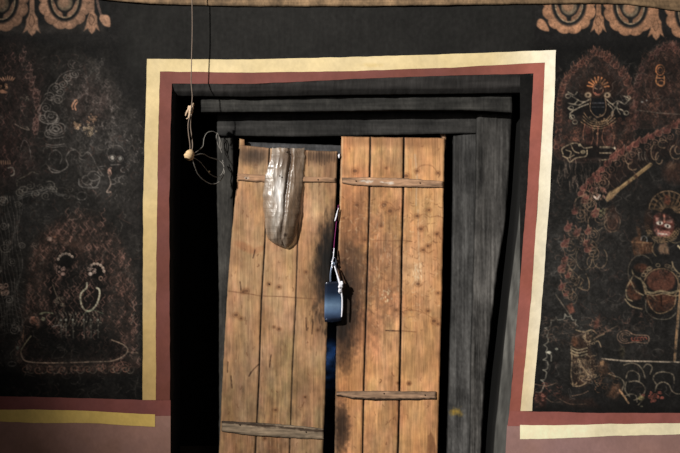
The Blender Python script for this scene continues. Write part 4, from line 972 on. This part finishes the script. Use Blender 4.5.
# ================================================================== BEAM OVER THE WALL
bc = fcol((120, 98, 74), 2.4, 90, 17, .5, False)
bT = [(-60, -40), (740, -40)]
beam = board('trim_2', [(-60, -60), (-60, 20)], [(760, -60), (760, 40)], [(-60, -40), (760, -40)], [(-60, -8), (60, -4), (96, -1.5), (120, 1.2), (150, 3.6), (190, 5.0), (260, 6.5), (380, 6), (480, 4.5), (540, 3.8), (590, 3.2), (625, 4.0), (650, 7), (680, 11.5), (760, 22)], -.012, .03, bc, None, M_BEAM, res=1.0, warp=.004, jag=.35, seed=81, vert=False, kind='structure', label='weathered wooden beam running along the top of the wall', category='beam')

floor = mk('floor', [(-3.2, -5.2, 0), (3.2, -5.2, 0), (3.2, .8, 0), (-3.2, .8, 0)], [(0, 1, 2, 3)], M_FLOOR, None, kind='structure', label='packed earth floor in front of the doorway', category='floor', shade=False)

# ================================================================== CRUMPLED PLASTIC BAG ON THE LEFT LEAF
bag = empty('plastic_bag', W(283, 200, LY - .012), label='crumpled grey plastic bag nailed up on the left door leaf', category='bag')
BL = [(272, 147.5), (271, 158), (267.5, 168), (264.5, 178), (263, 192), (263, 206), (264.5, 220), (265.5, 232), (268.5, 239), (273, 243), (279, 246), (286, 248)]
BRt = [(304.5, 148), (304.5, 160), (303.5, 175), (302.5, 190), (301.5, 205), (299.5, 220), (297, 232), (294.5, 240), (291.5, 244), (289, 246.5), (286, 248)]
def bagmesh():
    nu, nv = 150, 300
    u = np.linspace(0, 1, nu)[None, :]; y = np.linspace(148, 247.6, nv)[:, None]
    xl = interp(BL, y) + .9 * fbm(y / 5, y * 0, 3, 3) * 2; xr = interp(BRt, y) + .9 * fbm(y / 5, y * 0 + 7, 5, 3) * 2
    x = xl + (xr - xl) * u; yy = y + 0 * u
    yy = yy + (1 - np.clip((y - 148) / 4, 0, 1)) * 1.6 * fbm(x / 3, y * 0, 8, 2)
    t = (yy - 148) / 100
    bulge = np.clip(1 - (2 * u - 1) ** 2, 0, 1) ** .6 * np.interp(yy, [148, 165, 180, 195, 212, 226, 238, 244, 248], [.004, .008, .016, .030, .042, .044, .034, .020, .004])
    # two lobes with a deep fold between them, running down from the tied mouth
    fc = np.interp(y, [148, 165, 180, 210, 247], [.56, .60, .60, .57, .50])
    fold = np.exp(-((u - fc) / .05) ** 2) * .016 * np.interp(y, [148, 172, 230, 247], [1, 1, .45, .3])
    wx = x + 5 * fbm(x / 12, yy / 20, 14, 3)
    crease = 1 - np.abs(2 * vn(wx / 4.2, yy / 34, 15) - 1)
    crease2 = 1 - np.abs(2 * vn((x + yy * .25) / 6.5, (yy - x * .8) / 17, 16) - 1)
    crease3 = 1 - np.abs(2 * vn((x - yy * .4) / 2.2, yy / 5, 18) - 1)
    foot = np.exp(-((y - 238) / 6) ** 2)
    Yv = LY - .006 - bulge + fold - .0036 * crease * np.clip(4 * np.minimum(u, 1 - u), 0, 1) - .0045 * crease2 * np.clip(4 * np.minimum(u, 1 - u), 0, 1) - .0008 * crease3 - .004 * foot * crease2
    Yv = np.minimum(Yv, LY - .0045)
    k = 1 + .5 * fbm(x / 2.4, yy / 22, 22, 4) + .4 * fbm(x / 9, yy / 12, 24, 3) + .35 * (crease2 - .5)
    base = np.array([122, 110, 98.]) * k[..., None]
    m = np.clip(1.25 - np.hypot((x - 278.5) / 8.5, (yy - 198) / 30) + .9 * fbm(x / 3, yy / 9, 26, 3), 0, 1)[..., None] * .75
    base = base * (1 - m) + np.array([205, 200, 196.]) * m  # broad highlight on the left lobe put into the colour
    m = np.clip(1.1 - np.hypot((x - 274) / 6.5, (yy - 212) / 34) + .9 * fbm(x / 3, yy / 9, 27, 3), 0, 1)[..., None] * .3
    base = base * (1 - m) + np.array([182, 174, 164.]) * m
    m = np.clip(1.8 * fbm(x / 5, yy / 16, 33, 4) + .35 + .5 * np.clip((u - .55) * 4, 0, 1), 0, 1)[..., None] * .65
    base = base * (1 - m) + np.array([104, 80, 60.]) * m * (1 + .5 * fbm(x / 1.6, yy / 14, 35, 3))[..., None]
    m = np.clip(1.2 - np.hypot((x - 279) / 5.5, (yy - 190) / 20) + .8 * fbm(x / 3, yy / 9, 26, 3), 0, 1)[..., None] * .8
    base = base * (1 - m) + np.array([214, 210, 208.]) * m  # brightest part of that highlight, also in the colour
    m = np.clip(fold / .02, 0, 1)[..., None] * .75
    base = base * (1 - m) + np.array([42, 30, 24.]) * m  # shade inside the fold put into the colour, following its depth
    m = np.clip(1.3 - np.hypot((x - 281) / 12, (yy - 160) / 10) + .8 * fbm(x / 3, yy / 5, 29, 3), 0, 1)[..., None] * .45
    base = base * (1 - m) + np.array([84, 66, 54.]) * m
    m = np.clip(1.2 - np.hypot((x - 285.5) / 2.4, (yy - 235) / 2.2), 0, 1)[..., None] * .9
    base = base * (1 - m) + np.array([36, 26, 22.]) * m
    return x, yy, Yv, base
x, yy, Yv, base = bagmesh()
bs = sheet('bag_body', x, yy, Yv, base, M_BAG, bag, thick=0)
nl = nail(280, 176, LY - .035, bag, .004); nail(287, 152, LY - .022, bag, .004)

# ================================================================== PADLOCK
lock = empty('padlock', W(334, 300, .10), label='blue steel padlock hanging between the two door leaves', category='padlock')
def lockbody():
    nu, nv = 24, 40
    pts = []; 
    cx = lambda v: 333.6 - v * .6
    V = []; F = []
    prof = []
    n = 28
    for j in range(nv):
        v = j / (nv - 1)
        e = min(v, 1 - v); rr = 1 - .10 * max(0, 1 - e / .05) ** 2
        py = 281.5 + 38 * v
        for k in range(n):
            a = 2 * math.pi * k / n
            c, s = math.cos(a), math.sin(a)
            sx = math.copysign(abs(c) ** .45, c) * 8.8 * rr; sy = math.copysign(abs(s) ** .6, s) * .014 * rr
            p = W(cx(v) + sx, py + sx * -.06, .100)
            V.append((p[0], p[1] + sy, p[2]))
    for j in range(nv - 1):
        for k in range(n): F.append((j * n + k, j * n + (k + 1) % n, (j + 1) * n + (k + 1) % n, (j + 1) * n + k))
    F.append(tuple(range(n))[::-1]); F.append(tuple((nv - 1) * n + k for k in range(n)))
    return V, F
V, F = lockbody()
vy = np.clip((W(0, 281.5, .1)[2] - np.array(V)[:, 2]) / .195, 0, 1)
lc = np.stack([np.interp(vy, [0, .3, .45, .62, .8, 1], q) for q in ([14, 24, 66, 112, 84, 24], [22, 38, 88, 138, 108, 34], [40, 60, 116, 168, 142, 56])], -1)  # reflection gradient down the lock put into its vertex colours
mk('lock_body', V, F, mat_paint('steel_painted_sheen', .3, .03, 30, .5, metal=.25, coat=.6), lock, lc)
def capring(py0, py1, grow):
    V = []; F = []; n = 28
    for j, (py, g) in enumerate([(py0, grow * .9), (py0 + .6, grow), (py1 - .6, grow), (py1, grow * .9)]):
        for k in range(n):
            a = 2 * math.pi * k / n; c, s = math.cos(a), math.sin(a)
            sx = math.copysign(abs(c) ** .45, c) * 8.8 * g; sy = math.copysign(abs(s) ** .6, s) * .0145 * g
            p = W(333.2 + sx, py - .06 * sx, .100); V.append((p[0], p[1] + sy, p[2]))
    for j in range(3):
        for k in range(n): F.append((j * n + k, j * n + (k + 1) % n, (j + 1) * n + (k + 1) % n, (j + 1) * n + k))
    F.append(tuple(range(n))[::-1]); F.append(tuple(3 * n + k for k in range(n)))
    return V, F
V, F = capring(317.5, 321.5, .98)
mk('bottom_cap', V, F, mat_paint('black_steel', .35, .05, 30, .5, metal=.7, flat=(26, 34, 52)), lock)
wire('shackle', [(330.5, 282, .1), (330.6, 274, .1), (332, 266, .102), (333.6, 262.5, .104), (335.2, 266, .102), (337.4, 275, .1), (338.4, 282, .1)], .0052, M_STEEL2, lock, n=12)
wire('hasp_link', [(331.5, 262, .115), (333, 258.5, .105), (335, 258, .100), (336.2, 261, .11), (336, 266, .12)], .004, M_STEEL2, lock, n=10)

# white cotton knot and threads tied to the lock
string = empty('cotton_string', W(340, 290, .055), label='white knotted cotton string tied down the edge of the padlock', category='string')
wire('strand', [(334.5, 266, .085), (337, 274, .078), (339.5, 282, .072), (341, 290, .070)], [.003, .004, .006, .006], M_WHITE, string, n=8)
parts = []
def lump(px, py, Y, r, sq=1.0, seed=0, n=14):
    V = []; F = []; rr = random.Random(seed); c = W(px, py, Y)
    m = n // 2 + 2
    for j in range(m + 1):
        th = math.pi * j / m
        for k in range(n):
            ph = 2 * math.pi * k / n
            q = r * (1 + .22 * math.sin(3 * ph + seed) * math.sin(th) + .14 * math.cos(5 * th + seed * 2) + rr.uniform(-.05, .05))
            V.append((c[0] + q * math.sin(th) * math.cos(ph), c[1] + q * math.sin(th) * math.sin(ph), c[2] + q * sq * math.cos(th)))
    for j in range(m):
        for k in range(n): F.append((j * n + k, j * n + (k + 1) % n, (j + 1) * n + (k + 1) % n, (j + 1) * n + k))
    return V, F
V, F = join([lump(340.3, 286.5, .070, .011, 1.35, 2), lump(341.8, 283.5, .071, .009, 1.3, 5), lump(339.8, 291, .071, .009, 1.5, 8)])
mk('knot', V, F, M_WHITE, string)
wire('tail', [(341, 290, .073), (342.2, 298, .076), (342.2, 308, .077), (341.6, 317, .077)], [.006, .004, .0045, .003], M_WHITE, string, n=8)  # tail also stands for the white highlight along the lock's edge
thread = empty('thread_tie', W(336, 240, .10), label='thin purple and white threads strung down the gap between the leaves', category='thread')
wire('purple_strand', [(338.4, 205, .118), (337.4, 214, .112), (335.8, 228, .108), (334.2, 244, .104), (333.4, 256, .092), (333.2, 259, .085)], .0022, M_PURPLE, thread, n=6)
wire('white_strand', [(338.6, 208, .108), (336.6, 214, .105), (334.8, 221, .104), (336.4, 217, .104), (337.6, 211, .106)], .0024, M_WHITE, thread, n=6)
wire('white_strand', [(334.2, 248, .10), (333.2, 258, .086), (331.8, 264, .082), (332.4, 268, .082)], .0028, M_WHITE, thread, n=6)
for a in ((333.8, 252.5, .098, .0042, 1, 3, 10), (332.2, 262, .080, .0045, 1.2, 4, 10)):
    V, F = lump(*a); mk('bead', V, F, M_WHITE, thread)
V, F = lump(339.2, 156, .118, .0055, 2.0, 6, 10)
kn = mk('paper_scrap', V, F, M_WHITE, None, label='tiny white paper scrap stuck atop the gap between leaves', category='scrap')

# dark blue cloth added behind the gap to stand for daylight through it
def backdropmesh():
    x = np.linspace(318, 350, 60)[None, :] + 0 * np.zeros((160, 1)); y = np.linspace(300, 476, 160)[:, None] + 0 * x
    Yv = .20 + .012 * np.sin(x / 3.0 + y / 40) + .012 * fbm(x / 6, y / 16, 4, 3)
    k = np.clip(.55 + 1.5 * fbm(x / 30, y / 9, 8, 3), .1, 1.6)
    m = np.exp(-((y - 350) / 8) ** 2) * 1.3 + np.exp(-((y - 374) / 12) ** 2) * .9 + .25  # brighter bands of daylight put into the colour
    return x, y, Yv, np.array([70, 112, 170.]) * np.clip(k * m, .05, 1.5)[..., None]
x, yy, Yv, base = backdropmesh()
cl_ = sheet('gap_backdrop', x, yy, Yv, base, mat_paint('blue_backdrop', .8, .3, 60, .1), None, thick=.004, label='dark blue cloth added behind the gap under the padlock to stand for daylight', category='backdrop')

# ================================================================== HANGING FLEX WITH LAMP HOLDER
cordo = empty('hanging_flex', W(192, 110, -.085), label='thin electric flex hanging over the left corner with looped bare wires', category='cable')
wire('cord', [(191.5, -36, -.085), (192, -5, -.085), (192.3, 30, -.085), (191.6, 60, -.085), (191.2, 82, -.083), (192.3, 96, -.083), (191.5, 106, -.083), (190.5, 112, -.083)], .0024, M_CORD, cordo, n=8)
V, F = join([lump(190.5, 110, -.066, .014, 1.6, 11), tube([W(*p) for p in smooth([(190, 108, -.07), (187, 112, -.072), (185.5, 116, -.07)], 5)], [.006, .006, .006, .006, .006, .005, .005, .004, .004, .003, .002][:11], 8),
             tube([W(*p) for p in smooth([(191, 112, -.07), (192.6, 108, -.072), (193.6, 103, -.07)], 5)], [.006] * 6 + [.004] * 5, 8), tube([W(*p) for p in smooth([(190, 112, -.072), (189, 117, -.072), (186.5, 119, -.07)], 5)], [.006] * 6 + [.003] * 5, 8)])
rag = mk('knotted_rag', V, F, M_RAG, cordo)
wire('strand', [(190.5, 114, -.083), (188.2, 124, -.083), (188.6, 134, -.083), (190, 144, -.083), (190, 152, -.083)], .0026, M_CORD, cordo, n=8)
wire('strand', [(191.5, 114, -.083), (190.6, 126, -.062), (191.8, 136, -.064), (192.6, 146, -.083), (191.5, 152, -.083)], .0026, M_CORD, cordo, n=8)
# lamp holder: lathe with a skirt and rim, tilted
def holder():
    prof = [(.008, .030), (.012, .027), (.015, .022), (.019, .018), (.022, .008), (.022, -.004), (.025, -.006), (.025, -.012), (.021, -.016), (.017, -.024), (.012, -.027), (.010, -.020)]
    n = 20; V = []; F = []; c = Vector(W(189.5, 155, -.083)); ax = Vector((-.35, -.25, -.9)).normalized(); a = ax.cross(Vector((0, 1, 0))).normalized(); b = ax.cross(a)
    for r, h in prof:
        for k in range(n):
            g = 2 * math.pi * k / n; p = c - ax * h * .9 + (a * math.cos(g) + b * math.sin(g)) * r; V.append(tuple(p))
    for j in range(len(prof) - 1):
        for k in range(n): F.append((j * n + k, j * n + (k + 1) % n, (j + 1) * n + (k + 1) % n, (j + 1) * n + k))
    F.append(tuple(range(n))[::-1]); F.append(tuple((len(prof) - 1) * n + k for k in range(n)))
    return V, F
V, F = holder(); mk('lamp_holder', V, F, M_SOCKET, cordo)
wire('wire_loop', [(192, 158, -.078), (194, 164, -.07), (198, 174, -.02), (205, 181, .02), (212, 184, .05), (219, 182, .08), (224, 174, .10), (223.5, 165, .11), (218, 160, .10), (210, 157.5, .05), (203, 154, .0), (196, 155, -.05), (191, 156, -.078)], .0024, M_WIRE, cordo, n=7)
wire('wire_loop', [(192, 157, -.078), (199, 161, -.04), (205, 168, .0), (210, 174, .04), (216, 177, .07), (221, 175, .10), (224, 168, .11), (222.5, 160, .115)], .0019, M_WIRE, cordo, n=7)
wire('wire_loop', [(193, 154, -.078), (199, 150, -.04), (203, 146, .0), (204, 139, .04), (207, 133, .06), (213, 131.5, .08), (218, 135, .10), (221, 142, .11), (221, 149, .115), (218.5, 146, .11), (216.5, 139, .11), (217, 133, .11), (219, 137, .112), (220, 147, .112), (222, 153, .115)], .0019, M_WIRE, cordo, n=7)
V, F = lump(209, 171.5, .03, .0055, 1, 13, 10); mk('wire_twist', V, F, M_SOCKET, cordo)

# ================================================================== LIGHTS
def look(o, tgt):
    o.rotation_euler = (Vector(tgt) - o.location).to_track_quat('-Z', 'Y').to_euler()
sl = bpy.data.lights.new('key_light', 'SPOT'); so = bpy.data.objects.new('key_light', sl); C.objects.link(so)
TG = Vector(W(600, 270, 0)); dirv = Vector((-1.25, -1.0, .72)).normalized()
so.location = TG + dirv * 9.0; look(so, TG)
sl.energy = 4700; sl.spot_size = math.radians(38); sl.spot_blend = 1.0; sl.shadow_soft_size = .10; sl.color = (1.0, .965, .90)
fl = bpy.data.lights.new('fill_light', 'AREA'); fo = bpy.data.objects.new('fill_light', fl); C.objects.link(fo)
fo.location = (1.2, -5.5, 3.2); look(fo, W(400, 200, 0)); fl.energy = 24; fl.size = 2.6; fl.color = (1.0, .96, .92)
w = bpy.data.worlds.new('world'); bpy.context.scene.world = w; w.use_nodes = True
w.node_tree.nodes['Background'].inputs[0].default_value = (.75, .74, .72, 1); w.node_tree.nodes['Background'].inputs[1].default_value = .035
bl = bpy.data.lights.new('gap_fill', 'POINT'); bo = bpy.data.objects.new('gap_fill', bl); C.objects.link(bo)
bo.location = W(331, 360, .155); bl.energy = .09; bl.color = (.6, .75, 1.0); bl.shadow_soft_size = .01  # added lamp that brightens the blue backdrop in the gap

# ================================================================== CAMERA
cam = bpy.data.cameras.new('camera'); co = bpy.data.objects.new('camera', cam); C.objects.link(co)
co.location = (0, -D, ZC); co.rotation_euler = (math.pi / 2, 0, 0)
cam.sensor_width = 36; cam.lens = 36 * (S * D) / 680.
bpy.context.scene.camera = co
bpy.context.scene.view_settings.view_transform = 'Standard'
bpy.context.scene.view_settings.look = 'None'
